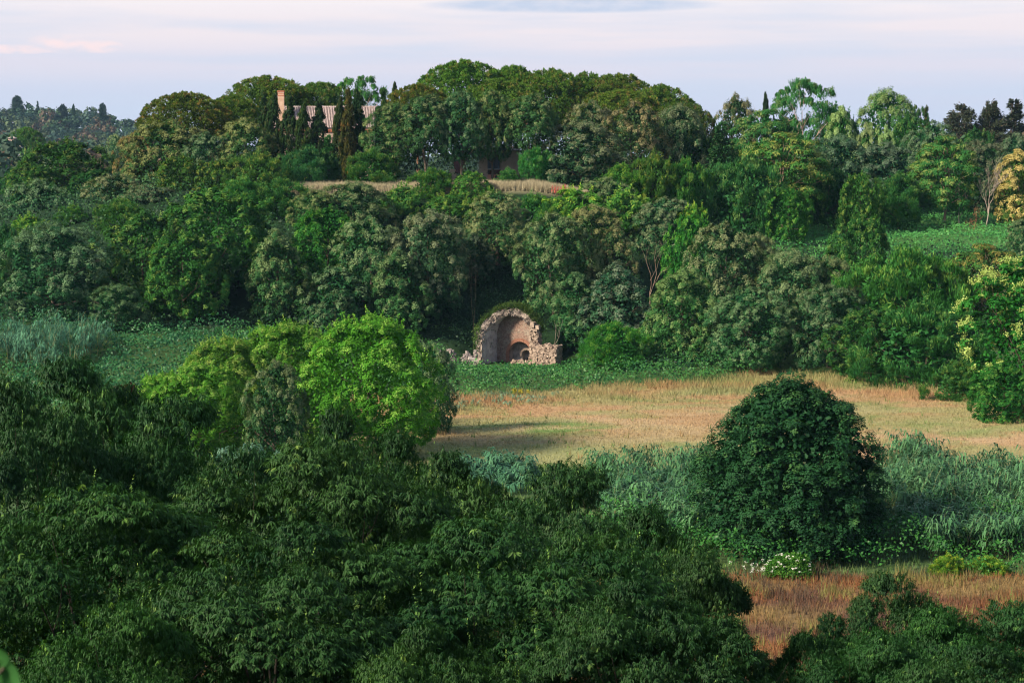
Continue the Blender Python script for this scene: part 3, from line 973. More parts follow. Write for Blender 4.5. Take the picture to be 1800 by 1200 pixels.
T('high', 752, 168, 105, 414, 'tall holm oak between the lone cypress and the beige house', (1.1, 1.1, .9))
T('high', 810, 160, 92, 413, 'tall dark holm oak rising straight above the beige house', (.95, 1, .95))
T('high', 866, 158, 80, 415, 'grey brown holm oak above the pink parapet', (1.4, 1.1, .9), var=2)
T('high', 935, 166, 96, 413, 'grey brown holm oak right of the beige house', (1.45, 1.2, .95), var=1)
T('holm', 1020, 214, 152, 412, 'rounded blue grey holm oak standing alone right of the beige house', (1.0, 1.1, 1.25), var=1)
T('holm', 1118, 178, 120, 425, 'brown tipped holm oak right of the rounded blue grey oak', (1.7, 1.1, .9), var=2)
T('holm', 1040, 176, 100, 442, 'olive oak behind the rounded blue grey oak', (1.2, 1.1, .9))
T('holm', 1195, 186, 110, 432, 'dark holm oak right of the brown tipped oak', (.85, .85, 1.0))
T('feather', 655, 266, 95, 408, 'olive green rounded bush below the hanging clumps of oak', (1.0, .85, .6))
T('feather', 945, 262, 60, 408, 'fresh green bush with a bare leaning stem left of the rounded blue grey oak', (1, 1.2, 1))

# --- right of the hilltop
T('holm', 1295, 166, 88, 490, 'dark brown topped tree on the skyline left of the lone black cypress', (1.2, .9, .8))
T('cypress', 1346, 157, 15, 560, 'lone narrow black cypress standing clear against the sky', (.55, .55, .7))
T('euc', 1415, 138, 118, 480, 'tall eucalyptus with pale pink trunks against the sky', (.9, 1.1, .8), zr=2.2)
T('broad', 1470, 185, 80, 500, 'thin green tree leaning out right of the eucalyptus', (.8, .7, .9))
T('holm', 1560, 159, 120, 520, 'dense rounded green tree alone on the right skyline', (1.3, 1.6, .9), var=1)
T('euc', 1612, 184, 40, 530, 'small airy sapling right of the dense rounded skyline tree', (.8, .9, .9), name='airy_tree')
T('cypress', 1628, 192, 20, 540, 'short brownish pointed cypress right of the dense rounded skyline tree', (1.4, .9, .8))
T('cedar', 1690, 188, 105, 690, 'purplish dark conifer, left of the three on the right skyline', (1.3, .9, 1.2))
T('cedar', 1742, 183, 90, 690, 'purplish dark conifer, middle of the three on the right skyline', (1.3, .85, 1.1))
T('conifer', 1784, 176, 105, 680, 'purplish dark conifer, tallest of the three on the right skyline', (1.3, .9, 1.2))
T('cream', 1478, 194, 62, 462, 'large yellow green flowering tree below the eucalyptus', (.45, .85, .75))
T('cream', 1525, 222, 40, 458, 'small yellow green flowering tree between two others on the right', (.4, .8, .7))
T('cream', 1560, 226, 36, 456, 'small cream topped tree under the dense rounded skyline tree', (.5, .9, .9))
T('broad', 1600, 206, 80, 490, 'smooth green tree right of the dense rounded skyline tree', (.8, .75, .9))
T('holm', 1470, 238, 120, 450, 'dark blue green oak below the yellow green flowering trees', (.6, .8, 1.1))
T('holm', 1555, 250, 130, 448, 'dark blue green oak behind the light green sapling of the slope', (.6, .8, 1.1))
T('holm', 1640, 212, 110, 470, 'dark domed oak below the short brownish cypress', (.75, .9, 1.0))
T('holm', 1722, 248, 100, 455, 'dark grey oak behind the bare tree', (.8, .85, 1.05))
T('broad', 1715, 226, 90, 500, 'dull green tree below the three purplish conifers', (.6, .7, .9))
T('holm', 1790, 234, 90, 480, 'grey green oak above the cream flowering tree at the right edge', (.9, 1, 1.2))
T('layer', 1345, 196, 120, 440, 'flat layered tree under the eucalyptus', (.8, .9, .9))
T('layer', 1378, 236, 150, 418, 'olive tiered tree with visible limbs below the eucalyptus', (1.15, 1.1, .9))
T('holm', 1432, 262, 80, 432, 'deep green oak right of the olive tiered tree', (.6, .85, 1.0))
T('conifer', 1268, 216, 90, 426, 'dark green pointed tree left of the olive tiered tree', (.6, 1.5, .9), name='pointed_tree')
T('broad', 1240, 240, 70, 432, 'dark tree filling the gap left of the pointed tree', (.55, .6, .9))
T('feather', 1312, 284, 140, 404, 'large feathery blue green bush below the olive tiered tree', (.85, 1.0, 1.0), base=16.5)
T('broad', 1388, 332, 78, 398, 'fresh green small tree right of the large feathery bush', (1.2, 1.1, .8))
T('broad', 1458, 296, 80, 425, 'dark green tree between the feathery bush and the light green sapling', (.6, .7, .9))
T('broad', 1514, 304, 74, 412, 'light green sapling standing on the slope field', (1.8, 1.35, 1.0))
T('feather', 1580, 310, 90, 424, 'dark tangled bush right of the light green sapling', (.5, .6, .8))
T('layer', 1662, 242, 112, 430, 'tree with a straight visible trunk at the back of the slope field', (1.0, 1.15, .9))
T('cream', 1790, 268, 92, 428, 'round cream yellow flowering tree at the right edge behind the field', (1.1, 1.0, .8))
T('holm', 1797, 386, 55, 385, 'grey green bush cut by the right edge beside the slope field', (1, 1.1, 1.1))

# --- left of the hilltop
T('broad', 115, 246, 165, 440, 'large green dome of a tree in front of the hazy far ridge', (.95, .75, .75), var=0)
T('broad', 60, 288, 90, 432, 'olive tree crown under the left shoulder of the large green dome', (1.1, .85, .9))
T('holm', 62, 316, 150, 418, 'dark blue grey oak at the left edge below the large green dome', (.95, 1.1, 1.3))
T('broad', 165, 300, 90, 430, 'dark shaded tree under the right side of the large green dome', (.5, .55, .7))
T('feather', 128, 362, 60, 392, 'fresh green shrub between the left edge oaks', (1.0, 1.15, .9))
T('bush', 52, 380, 55, 388, 'yellow green shrub above the great dark dome at the left', (1.6, 1.4, .7))
T('holm', 205, 304, 130, 405, 'grey green oak right of the large green dome', (1.2, 1.2, 1.05))
T('holm', 262, 326, 110, 398, 'grey green oak below the light olive bushes', (1.1, 1.15, 1.1))
T('feather', 210, 352, 85, 388, 'olive bush with upright sprays on the left slope', (1.3, 1.0, .6))
T('broad', 320, 274, 100, 405, 'light olive bush with a rounded top below the broad brown oak', (1.9, 1.2, .9), base=22)
T('broad', 385, 283, 80, 402, 'yellowish bush right of the light olive bush', (2.0, 1.25, .9), base=22.5)
T('feather', 455, 274, 105, 400, 'yellow green spiky bush below the pale olive oak', (1.5, 1.15, .7), base=23.5)
T('feather', 490, 318, 105, 392, 'soft green feathery bush at the left end of the pale grass strip', (1.1, 1.1, .8))
T('feather', 425, 315, 90, 390, 'green feathery bush left of the soft feathery bush', (1.2, 1.1, .8))

# --- terrace edge in front of the houses
T('feather', 757, 298, 66, 396, 'rounded light green bush standing on the pale grass strip', (1.2, 1.1, .7))
T('broad', 826, 301, 76, 395, 'yellow green bush left of the pink parapet', (2.2, 1.5, 1.0), base=25.6)
T('feather', 893, 298, 46, 404, 'small green bush right of the pink parapet', (.9, 1.1, 1.0))
T('feather', 1095, 292, 75, 398, 'yellow olive spiky bush below the rounded blue grey oak', (1.7, 1.15, .6))
T('feather', 1150, 276, 75, 398, 'tallest yellow olive bush in the row right of the rounded blue grey oak', (1.7, 1.1, .6))
T('feather', 1208, 284, 75, 400, 'green bush at the right end of the yellow olive row', (1.1, 1.0, .7))
T('holm', 1062, 312, 115, 388, 'grey green mound of oak below the yellow olive row', (1.0, 1.15, 1.15), base=20)
T('bush', 1010, 332, 90, 385, 'bright yellow green shrub right of the pale grass strip', (1.8, 1.7, .7), base=20.5)
T('bush', 1090, 338, 90, 382, 'bright green shrub on the slope below the grey green mound', (1.3, 1.4, .7), base=19.5)
T('holm', 1170, 346, 120, 378, 'grey oak mound on the slope above the bare dead branches', (1.1, 1.15, 1.2))
T('bush', 1218, 360, 42, 376, 'small mustard yellow shrub beside the grey oak mound', (1.9, 1.5, .7), tall=5)
T('bush', 705, 330, 70, 388, 'green shrub in front of the pale grass strip, left of the rounded light bush', (1.0, 1.0, .8), base=22)
T('bush', 790, 342, 80, 386, 'mixed shrub with rusty leaves below the yellow green bush', (1.4, 1.1, .8), base=22)

T('feather', 935, 346, 100, 388, 'green shrub below the right end of the pale grass strip', (1.0, 1.1, .8), base=21)
T('feather', 985, 352, 70, 384, 'low green shrub left below the bright yellow green one', (1.1, 1.2, .8), base=20)
T('bush', 860, 338, 60, 389, 'small shrub between the yellow green bush and the white tipped oak', (1.2, 1.1, .8), base=22)
T('pine', 900, 118, 120, 512, 'stone pine filling the saddle right of the highest pine', (1.0, 1.2, .7))
T('pine', 1030, 130, 120, 512, 'stone pine between the two rounded skyline pines right of the highest', (1.0, 1.15, .75))

# --- middle of the slope
T('holm', 620, 320, 130, 380, 'round dark oak in front of the pale grass strip', (1.0, 1.15, 1.0), var=1)
T('holm', 555, 334, 100, 376, 'olive speckled oak left of the round dark oak', (1.35, 1.2, .85))
T('broad', 255, 372, 180, 350, 'big green tree right of the great dark dome', (1.0, 1.0, .9), var=0)
T('broad', 380, 334, 200, 358, 'tallest green tree of the left slope, its bare trunk showing below', (1.1, 1.05, .85), var=1)
T('broad', 320, 410, 150, 344, 'green tree with fine light leaves between the two biggest left trees', (1.15, 1.0, .85))
T('oval', 485, 404, 110, 346, 'narrow grey olive oak right of the tallest green tree', (1.3, 1.2, 1.0))
T('broad', 575, 366, 150, 358, 'vivid green tree below the round dark oak', (.75, .9, .6), var=0)
T('holm', 650, 380, 140, 350, 'pale tipped holm oak right of the vivid green tree', (1.3, 1.25, 1.05))
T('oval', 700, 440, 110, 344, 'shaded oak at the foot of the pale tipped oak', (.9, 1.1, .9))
T('holm', 752, 372, 145, 352, 'silvery tipped holm oak above and left of the ruin', (1.15, 1.25, 1.15))
T('oval', 590, 470, 120, 342, 'dark green oak behind the bright green trees', (.75, 1.0, .8))
T('holm', 875, 334, 130, 368, 'white tipped holm oak high above the ruin', (1.6, 1.35, 1.3), var=0)
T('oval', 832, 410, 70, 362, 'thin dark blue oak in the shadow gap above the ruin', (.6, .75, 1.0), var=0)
T('holm', 975, 374, 140, 352, 'olive tipped holm oak right above the ruin', (1.25, 1.2, .95), var=2)
T('holm', 1040, 362, 120, 362, 'brown olive oak behind the olive tipped one above the ruin', (1.5, 1.2, .9))
T('oval', 1082, 395, 80, 356, 'small oak with a pale forked trunk left of the bare dead branches', (1.3, 1.2, 1.0))
T('oval', 1085, 462, 125, 336, 'blue grey oak behind the bright shrub right of the ruin', (1.0, 1.0, 1.25))
T('oval', 1015, 480, 100, 340, 'dark oak at the right shoulder of the ruin', (.8, 1.1, .85))
T('broad', 1215, 380, 95, 352, 'fresh leafy green tree right of the bare dead branches', (1.0, 1.25, .8))
T('holm', 1275, 390, 150, 344, 'big grey olive holm oak right of the fresh leafy tree', (1.35, 1.25, 1.05), var=0)
T('holm', 1200, 470, 140, 328, 'green holm oak hanging over the bramble bank right of the bright shrub', (.95, 1.25, .85))
T('holm', 1330, 412, 80, 352, 'grey oak top between the big grey olive oak and the slope field', (1.3, 1.2, 1.15))
T('holm', 1390, 440, 140, 336, 'grey tipped holm oak behind the top of the round dark tree', (1.25, 1.2, 1.0), var=1)
T('holm', 1320, 505, 150, 319, 'dark lower holm oak at the back of the dry grass', (.75, 1.05, .85))
T('broad', 1513, 380, 115, 352, 'dark leafy tree in front of the slope field', (.7, .75, .75), var=0)
T('holm', 1455, 452, 110, 338, 'oak left of the dark leafy tree at the field edge', (1.05, 1.15, .95))
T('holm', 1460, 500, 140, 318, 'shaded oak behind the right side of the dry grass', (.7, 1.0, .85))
T('feather', 1590, 444, 205, 326, 'wide feathery light green tree right of the dark leafy tree', (1.15, 1.05, .7), name='leafy_tree', var=0)
T('feather', 1625, 540, 190, 302, 'lower green tree with arching bare twigs beside the cream panicle tree', (.75, .9, .7), name='leafy_tree', var=1)
T('broad', 1530, 545, 130, 308, 'dark green tree at the back edge of the dry grass right of the round tree', (.6, .75, .7))
T('layer', 1730, 432, 130, 335, 'rust tinged flat bush above the cream panicle tree', (1.3, .8, .7), cat='shrub', name='rusty_bush')
T('holm', 90, 394, 180, 343, 'great dark blue green dome at the left edge above the reeds', (.65, .95, 1.15), var=1)
T('broad', 10, 395, 70, 355, 'deep green tree cut by the left edge behind the great dark dome', (.5, .7, .9))
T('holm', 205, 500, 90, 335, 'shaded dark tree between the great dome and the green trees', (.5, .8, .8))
T('panicle', 1812, 455, 195, 268, 'tree covered in cream yellow flower panicles at the right edge', (1, 1, 1))
T('feather', 1690, 640, 100, 285, 'grey green bush at the foot of the cream panicle tree', (1.0, .9, .8))
T('broad', 1765, 640, 130, 262, 'dark leafy bush under the cream panicle tree', (.7, .9, .7), cat='shrub', name='leafy_shrub')
T('feather', 1082, 570, 98, 322, 'bright green shrub right of the ruin', (.9, 1.5, .5))
T('bush', 1380, 655, 26, 320, 'small green weed bush on the dry grass behind the round tree', (1.1, 1.3, .7))
T('bush', 1500, 664, 34, 306, 'green weed on the dry grass right behind the round tree', (1.1, 1.2, .7))

# --- valley floor
T('bright', 648, 553, 245, 234, 'vivid lime green rounded tree left of the meadow', (1.0, 1.0, 1.0))
T('bright', 500, 566, 200, 250, 'lime green tree behind and left of the rounded lime tree', (1.1, 1.05, 1.3))
T('bright', 395, 592, 170, 246, 'lime green bushy tree third from the meadow with upright shoots', (1.15, 1.05, 1.4))
T('bright', 350, 640, 190, 228, 'low lime green thicket behind the foreground trees at left', (1.1, 1.05, 1.4))
T('bright', 285, 655, 130, 232, 'leftmost lime green bush beside the bramble ground', (1.05, 1.0, 1.4))
T('holm', 487, 634, 120, 222, 'dark grey olive bush in front of the lime green trees', (.75, .8, .9), name='dark_bush', cat='shrub')
T('holm', 758, 600, 90, 252, 'hazy grey green bush behind the right side of the rounded lime tree', (1.2, 1.3, 1.2), cat='shrub', name='leafy_shrub')
T('laurel', 1392, 654, 328, 175, 'dark dome shaped tree standing alone among reeds and brambles')
T('feather', 1665, 976, 60, 166, 'yellow green weed clump under the reeds at right', (3.6, 2.2, .7))
T('feather', 1735, 980, 70, 167, 'low yellow green weeds at the far right under the reeds', (3.2, 2.1, .7))

# --- foreground canopy
FG = [
    (1560, 1120, 400, 42, 'drooping tree at the bottom edge right of the gap to the brown field', (.8, .95, .9)),
    (1730, 1135, 460, 39, 'drooping tree at the bottom edge near the lower right corner', (.85, .95, .9)),
    (1215, 985, 330, 45, 'drooping tree sloping to the left edge of the brown field, below the reeds', (.95, 1, 1)),
    (690, 760, 330, 60, 'drooping tree top at the right foot of the rounded lime tree', (1.05, 1.05, 1)),
    (20, 678, 454, 53, 'drooping tree cut by the left edge below the highest left tree', (.9, 1, 1)),
    (200, 672, 324, 62, 'drooping tree top with pale shoots beside the red dock', (1, 1, 1)),
    (1650, 1073, 410, 45, 'drooping tree between the two lower right ones', (.8, .95, .9)),
    (90, 624, 605, 61, 'drooping tree at the left edge reaching highest into the valley view', (.95, 1, 1)),
    (300, 710, 562, 57, 'drooping tree right of the highest left tree, below the lime thicket', (.9, 1, 1)),
    (600, 714, 356, 64, 'small rounded drooping tree before the foot of the rounded lime tree', (1.0, 1.0, 1.1)),
    (560, 784, 691, 50, 'drooping tree with the palest leaf tips in the middle of the foreground', (1.25, 1.15, 1.05)),
    (760, 788, 454, 56, 'drooping tree whose top meets the near left corner of the meadow', (1.15, 1.1, 1)),
    (985, 826, 497, 54, 'drooping tree before the middle reeds', (1.05, 1.05, 1)),
    (1120, 893, 475, 48, 'drooping tree sloping down towards the brown field', (1, 1, 1)),
    (150, 868, 821, 42, 'dark drooping tree filling the lower left', (.95, 1, .95)),
    (480, 918, 778, 39, 'dark drooping tree in the lower left middle', (.9, 1, .95)),
    (860, 928, 821, 41, 'dark drooping tree in the lower middle', (.85, .95, .95)),
    (1130, 1018, 497, 38, 'darkest drooping tree beside the near left edge of the brown field', (.75, .9, .95)),
    (1572, 1016, 324, 50, 'small drooping tree standing up into the brown field at lower right', (.85, 1, .9)),
    (1470, 1073, 281, 47, 'low drooping tree left below the one standing into the brown field', (.8, .95, .9)),
    (1770, 1066, 454, 45, 'drooping tree in the lower right corner', (.85, 1, .95)),
    (760, 1098, 454, 30, 'small drooping tree at the bottom edge with new pale leaves', (1.1, 1.1, .9)),
    (200, 1073, 497, 31, 'drooping tree at the bottom left edge with yellow green shoots', (1.1, 1.1, .9)),
]
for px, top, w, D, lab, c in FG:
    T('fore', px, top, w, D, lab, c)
# ------------------------------------------------------------------ grass, reeds, brambles, undergrowth
COLM = col_mat('grass_blades', .25, .8)
REEDM = col_mat('reed_blades', .3, .5)
MATM = col_mat('bramble_leaves', .2, .45)
UNDM = col_mat('undergrowth_leaves', .15, .6)


def in_view(x, y, pad=60):
    return np.abs(x) < (900 + pad) / F * y


def blades(name, x, y, h, w, col, label, cat, per=3, lean=.35, mat=None):
    """tufts of grass: `per` narrow triangles from each root"""
    r = np.random.default_rng(len(x))
    x, y, h, w = (np.repeat(np.broadcast_to(q, x.shape), per) for q in (x, y, h, w))
    col = np.repeat(col, per, 0) * r.uniform(.8, 1.25, (len(x), 1))
    x = x + r.normal(size=len(x)) * .10; y = y + r.normal(size=len(x)) * .10
    z = ground_z(x, y) - .05
    a = r.random(len(x)) * 6.283
    u = np.stack([np.cos(a), np.sin(a), a * 0], 1) * (w / 2)[:, None]
    p = np.stack([x, y, z], 1)
    hh = h * r.uniform(.6, 1.25, len(x))
    tip = p + np.stack([r.normal(size=len(x)) * lean * hh, r.normal(size=len(x)) * lean * hh, hh], 1)
    V = np.stack([p - u, p + u, tip], 1).reshape(-1, 3)
    Fc = np.arange(len(V)).reshape(-1, 3)
    o = link(name, make_mesh(name, V, Fc, 3, {'col': np.clip(col, 0, 1)}), None, mat or COLM)
    return tag(o, label, cat, kind='stuff')


def scatter(n, x0, x1, y0, y1, keep, seed):
    r = np.random.default_rng(seed)
    x, y = r.uniform(x0, x1, n), r.uniform(y0, y1, n)
    k = keep(x, y) & in_view(x, y)
    return x[k], y[k]


on_meadow = lambda x, y: (y > meadow_near(x)) & (y < wood_edge(x) + 1.5) & (x > -22)
x, y = scatter(85000, -22, 90, 195, 335, on_meadow, 1)
e = wood_edge(x) - y
hgt = .22 + .75 * smooth(24, 8, e) * smooth(.25, .55, fbm(x, y, 6)) + .18 * fbm(x, y, 10)
blades('dry_meadow_grass', x, y, hgt, .09, meadow_col(x, y) * 1.08, 'straw and rust coloured grass of the sloping meadow', 'grass', 2)
x, y = scatter(21000, -5, 60, 118, 167, lambda x, y: (y < 166 + (fbm(x, y, 5) - .5) * 5), 2)
blades('rust_weeds', x, y, .35 + .55 * fbm(x, y, 4), .06, field_col(x, y) * 1.08, 'rust brown dry weeds of the near field', 'weeds', 3, .3)
x, y = scatter(13000, -44, 16, 396.5, 406, lambda x, y: fbm(x, y, 5) > .2, 3)
blades('pale_terrace_grass', x, y, .9 + .6 * fbm(x, y, 3), .10, np.tile((.40, .35, .23), (len(x), 1)), 'pale dry grass strip on the terrace before the houses', 'grass', 3, .15)


x, y = scatter(16000, -40, 60, 163, 226, lambda x, y: (y < meadow_near(x) + 3) & (y > 166), 33)
x2, y2 = scatter(9000, -5, 60, 118, 168, lambda x, y: fbm(x + 40, y * 1.4, 3.5) > .54, 35)
blades('field_weed_clumps', x2, y2, .5 + .9 * fbm(x2, y2, 2), .07, mixc((.20, .19, .06), (.10, .07, .045), smooth(.42, .6, fbm(x2 + 9, y2, 4))), 'taller olive and dark weeds standing in clumps in the near field', 'weeds', 4, .25)
x2, y2 = scatter(2600, -15, 80, 215, 318, lambda x, y: on_meadow(x, y) & (fbm(x + 70, y * 1.3, 3.2) > .62), 36)
blades('meadow_weed_clumps', x2, y2, .4 + .6 * fbm(x2, y2, 2), .10, mixc((.10, .19, .05), (.30, .20, .09), smooth(.42, .6, fbm(x2 + 9, y2, 5))), 'scattered green and brown weed clumps on the meadow', 'weeds', 4, .3)
blades('valley_grass', x, y, .35 + .4 * fbm(x, y, 4), .09, mixc((.06, .15, .04), (.16, .22, .08), fbm(x, y, 6)), 'green grass between the meadow and the reeds', 'grass', 3, .3)


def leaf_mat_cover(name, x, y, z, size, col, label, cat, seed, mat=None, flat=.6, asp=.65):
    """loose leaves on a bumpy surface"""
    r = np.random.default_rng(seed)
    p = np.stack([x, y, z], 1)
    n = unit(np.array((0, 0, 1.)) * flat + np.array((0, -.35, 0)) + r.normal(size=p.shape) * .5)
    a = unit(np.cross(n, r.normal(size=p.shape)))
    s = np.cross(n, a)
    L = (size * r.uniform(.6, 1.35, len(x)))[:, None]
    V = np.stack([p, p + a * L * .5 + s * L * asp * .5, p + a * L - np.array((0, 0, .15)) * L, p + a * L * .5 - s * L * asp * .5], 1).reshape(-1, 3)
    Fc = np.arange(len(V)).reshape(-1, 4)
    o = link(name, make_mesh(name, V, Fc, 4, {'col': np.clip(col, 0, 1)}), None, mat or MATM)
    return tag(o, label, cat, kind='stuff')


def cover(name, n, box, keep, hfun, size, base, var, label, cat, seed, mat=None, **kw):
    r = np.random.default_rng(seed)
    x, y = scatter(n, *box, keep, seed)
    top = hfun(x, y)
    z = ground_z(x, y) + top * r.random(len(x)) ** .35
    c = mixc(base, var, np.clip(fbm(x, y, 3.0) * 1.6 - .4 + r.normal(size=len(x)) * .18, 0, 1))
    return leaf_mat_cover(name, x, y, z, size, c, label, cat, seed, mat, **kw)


jag0 = lambda x, y: (fbm(x * 1.3 + 5, y * .4, 4) - .5) * 9
mound = lambda h, s: (lambda x, y: .25 + h * np.clip(fbm(x, y, s) * 2.2 - .5, 0, 1.3))
cover('bramble_bank', 44000, (-48, 42, 268, 340), lambda x, y: (y > wood_edge(x) - 1.5 + jag0(x, y)) & (y < 334) & (x < 40 - .0 * y) & ((y < 331) | (np.abs(x - 1) > 7) ) & ((x > -18) | (y > 0)),
      lambda x, y: mound(2.7, 3.6)(x, y) * (1 - .72 * smooth(316, 323, y) * smooth(13, 8, np.abs(x - 1))), .38, (.014, .085, .024), (.070, .220, .045), 'green bramble bank along the foot of the ruin', 'brambles', 5)
cover('bramble_field', 28000, (-90, -38, 255, 338), lambda x, y: x < -38, mound(2.6, 5), .42, (.012, .082, .030), (.045, .160, .045),
      'green bramble ground behind the lime green trees', 'brambles', 6)
cover('vine_field', 36000, (38, 125, 376, 462), lambda x, y: x > 40 + (y < 395) * 4, mound(1.5, 4), .42, (.034, .175, .045), (.095, .300, .070),
      'green vine covered field on the right slope', 'vines', 7)
cover('ivy_skirt', 24000, (6, 58, 160, 188), lambda x, y: (y > 166.5 + (fbm(x, y, 4) - .5) * 4) & (y < 186), mound(3.0, 4), .28, (.018, .100, .020), (.055, .200, .032),
      'ivy and brambles round the foot of the dark dome tree', 'brambles', 8)
cover('near_slope_scrub', 6000, (-25, 45, 60, 125), lambda x, y: y < 116, mound(2.0, 6), .45, (.015, .05, .018), (.035, .085, .028),
      'dark scrub below the foreground trees', 'scrub', 18)
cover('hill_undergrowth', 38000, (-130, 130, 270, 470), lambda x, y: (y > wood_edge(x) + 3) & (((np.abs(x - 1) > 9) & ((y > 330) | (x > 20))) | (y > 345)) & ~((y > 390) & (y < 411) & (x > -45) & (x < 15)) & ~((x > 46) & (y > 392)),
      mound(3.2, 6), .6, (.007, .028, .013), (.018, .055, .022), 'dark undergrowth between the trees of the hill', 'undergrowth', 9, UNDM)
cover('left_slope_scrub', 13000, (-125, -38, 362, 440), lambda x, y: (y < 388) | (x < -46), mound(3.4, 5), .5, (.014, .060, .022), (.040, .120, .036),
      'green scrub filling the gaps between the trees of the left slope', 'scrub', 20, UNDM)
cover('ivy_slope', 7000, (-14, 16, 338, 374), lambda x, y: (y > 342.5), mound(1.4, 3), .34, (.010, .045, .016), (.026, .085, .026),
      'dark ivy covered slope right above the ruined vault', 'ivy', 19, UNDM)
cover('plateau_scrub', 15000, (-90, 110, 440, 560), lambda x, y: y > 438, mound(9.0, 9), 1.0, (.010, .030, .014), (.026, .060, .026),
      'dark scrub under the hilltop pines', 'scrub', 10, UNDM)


# giant reeds
def reed_bed(name, box, keep, ncl, per, hmin, hmax, base, var, label, seed, nleaf=11, lw=.18, ll=1.05, arch=.45):
    """clumps of tall canes whose tops arch over, long leaves hanging from them"""
    r = np.random.default_rng(seed)
    cx, cy_ = r.uniform(box[0], box[1], ncl), r.uniform(box[2], box[3], ncl)
    k = keep(cx, cy_) & in_view(cx, cy_)
    cx, cy_ = cx[k], cy_[k]
    ch = hmin + (hmax - hmin) * np.clip(fbm(cx, cy_, 5) * 1.5 - .25 + r.normal(size=len(cx)) * .12, 0, 1.15)
    cp = r.random(len(cx)) * 6.283
    cv = r.random(len(cx))
    k = np.repeat(np.arange(len(cx)), per)
    N = len(k)
    x, y = cx[k] + r.normal(size=N) * .32, cy_[k] + r.normal(size=N) * .32
    h = ch[k] * r.uniform(.35, 1.08, N) ** .8
    z = ground_z(x, y)
    ph = cp[k] + r.normal(size=N) * .8
    bend = r.uniform(.5, 1.2, N) * arch * h
    bx, by = np.cos(ph) * bend, np.sin(ph) * bend
    drop = r.uniform(.10, .34, N)
    pt = lambda s: np.stack([x[:, None] + bx[:, None] * s ** 2.6, y[:, None] + by[:, None] * s ** 2.6, z[:, None] + h[:, None] * (s * (1 + drop[:, None] * .8) - drop[:, None] * s ** 4)], -1)
    s = np.linspace(.50, 1, nleaf)[None] ** .8 + r.normal(size=(N, nleaf)) * .02
    P = pt(s)
    a = ph[:, None] + np.where(np.arange(nleaf) % 2, .75, -.75)[None] + r.normal(size=(N, nleaf)) * .35
    out = np.stack([np.cos(a), np.sin(a), np.zeros_like(a)], -1)
    L = ll * r.uniform(.6, 1.25, (N, nleaf, 1))
    dr = r.uniform(.45, 1.0, (N, nleaf, 1))
    zv = np.array((0, 0, 1.))
    k1 = P + out * L * .45 + zv * L * (.22 - .25 * dr)
    k2 = P + out * L * .80 - zv * L * dr * .75
    side = np.cross(out, zv) * lw * .5
    V = np.stack([P - side * .6, P + side * .6, k1 - side, k1 + side, k2], 2).reshape(-1, 3)
    i = np.arange(N * nleaf)[:, None] * 5
    Fc = np.concatenate([i + np.array([[0, 1, 3]]), i + np.array([[0, 3, 2]]), i + np.array([[2, 3, 4]])], 1).reshape(-1, 3)
    c = mixc(base, var, np.clip(fbm(x, y, 4) * .9 - .2 + cv[k] * .5 + r.normal(size=N) * .12, 0, 1))
    c = np.repeat(c, nleaf, 0) * r.uniform(.8, 1.2, (N * nleaf, 1))
    c = np.repeat(c, 3, 0)
    C = pt(np.linspace(0, 1, 5)[None] + np.zeros((N, 1)))
    cs = np.stack([-np.sin(ph), np.cos(ph), ph * 0], 1)[:, None] * .02
    CV = np.stack([C - cs, C + cs], 2).reshape(-1, 3)
    j = (np.arange(N)[:, None] * 10 + np.arange(4)[None] * 2).reshape(-1, 1) + len(V)
    CF = np.concatenate([j + np.array([[0, 1, 3]]), j + np.array([[0, 3, 2]])], 1).reshape(-1, 3)
    cc = np.tile((.20, .22, .10), (len(CF), 1))
    o = link(name, make_mesh(name, np.concatenate([V, CV]), np.concatenate([Fc, CF]), 3, {'col': np.clip(np.concatenate([c, cc]), 0, 1)}), None, REEDM)
    return tag(o, label, 'reeds', kind='stuff')


RB, RV = (.028, .118, .050), (.130, .290, .120)
jag = lambda x, y, s, a: (fbm(x + 13, y + 5, s) - .5) * 2 * a
reed_bed('giant_reeds', (27, 62, 166, 224), lambda x, y: (y > 171 + (x < 35) * 9 + jag(x, y, 5, 4)) & (y < meadow_near(x) - 1 + jag(x, y, 5, 7)), 820, 6, 2.4, 5.4, RB, RV,
         'tall blue green reed bed right of the dark dome tree', 1)
reed_bed('giant_reeds', (6, 25, 172, 224), lambda x, y: (y > 178 + (14 - x) * 1.0 + jag(x, y, 4, 4)) & (y < 217 + jag(x, y, 4, 7)) & (x > 8.5 + jag(x, y, 5, 3)), 440, 6, 2.2, 4.5, RB, RV,
         'reed bed left of the dark dome tree, between it and the foreground', 2)
reed_bed('giant_reeds', (-9, 4, 205, 224), lambda x, y: ((x + 2.2) / 5.5) ** 2 + ((y - 213) / 8) ** 2 < 1 + jag(x, y, 3, .6), 150, 5, 1.2, 2.8, (.040, .15, .08), (.11, .27, .14),
         'low blue green reeds at the near left corner of the meadow', 3, 13)
reed_bed('giant_reeds', (-86, -52, 288, 320), lambda x, y: (x < -63 + jag(x, y, 5, 5)) & (y > 294 + jag(x, y, 4, 5)), 300, 5, 3.4, 6.4, (.035, .145, .085), (.12, .29, .17),
         'hazy reed bed at the left edge under the great dark dome', 4, 13, .13)
reed_bed('giant_reeds', (-32, -22, 204, 218), lambda x, y: ((x + 27) / 4.3) ** 2 + ((y - 211) / 6) ** 2 < 1 + jag(x, y, 3, .6), 70, 5, 2.2, 4.4, (.08, .21, .14), (.20, .36, .24),
         'small pale reed clump between the dark olive bush and the foreground', 5)
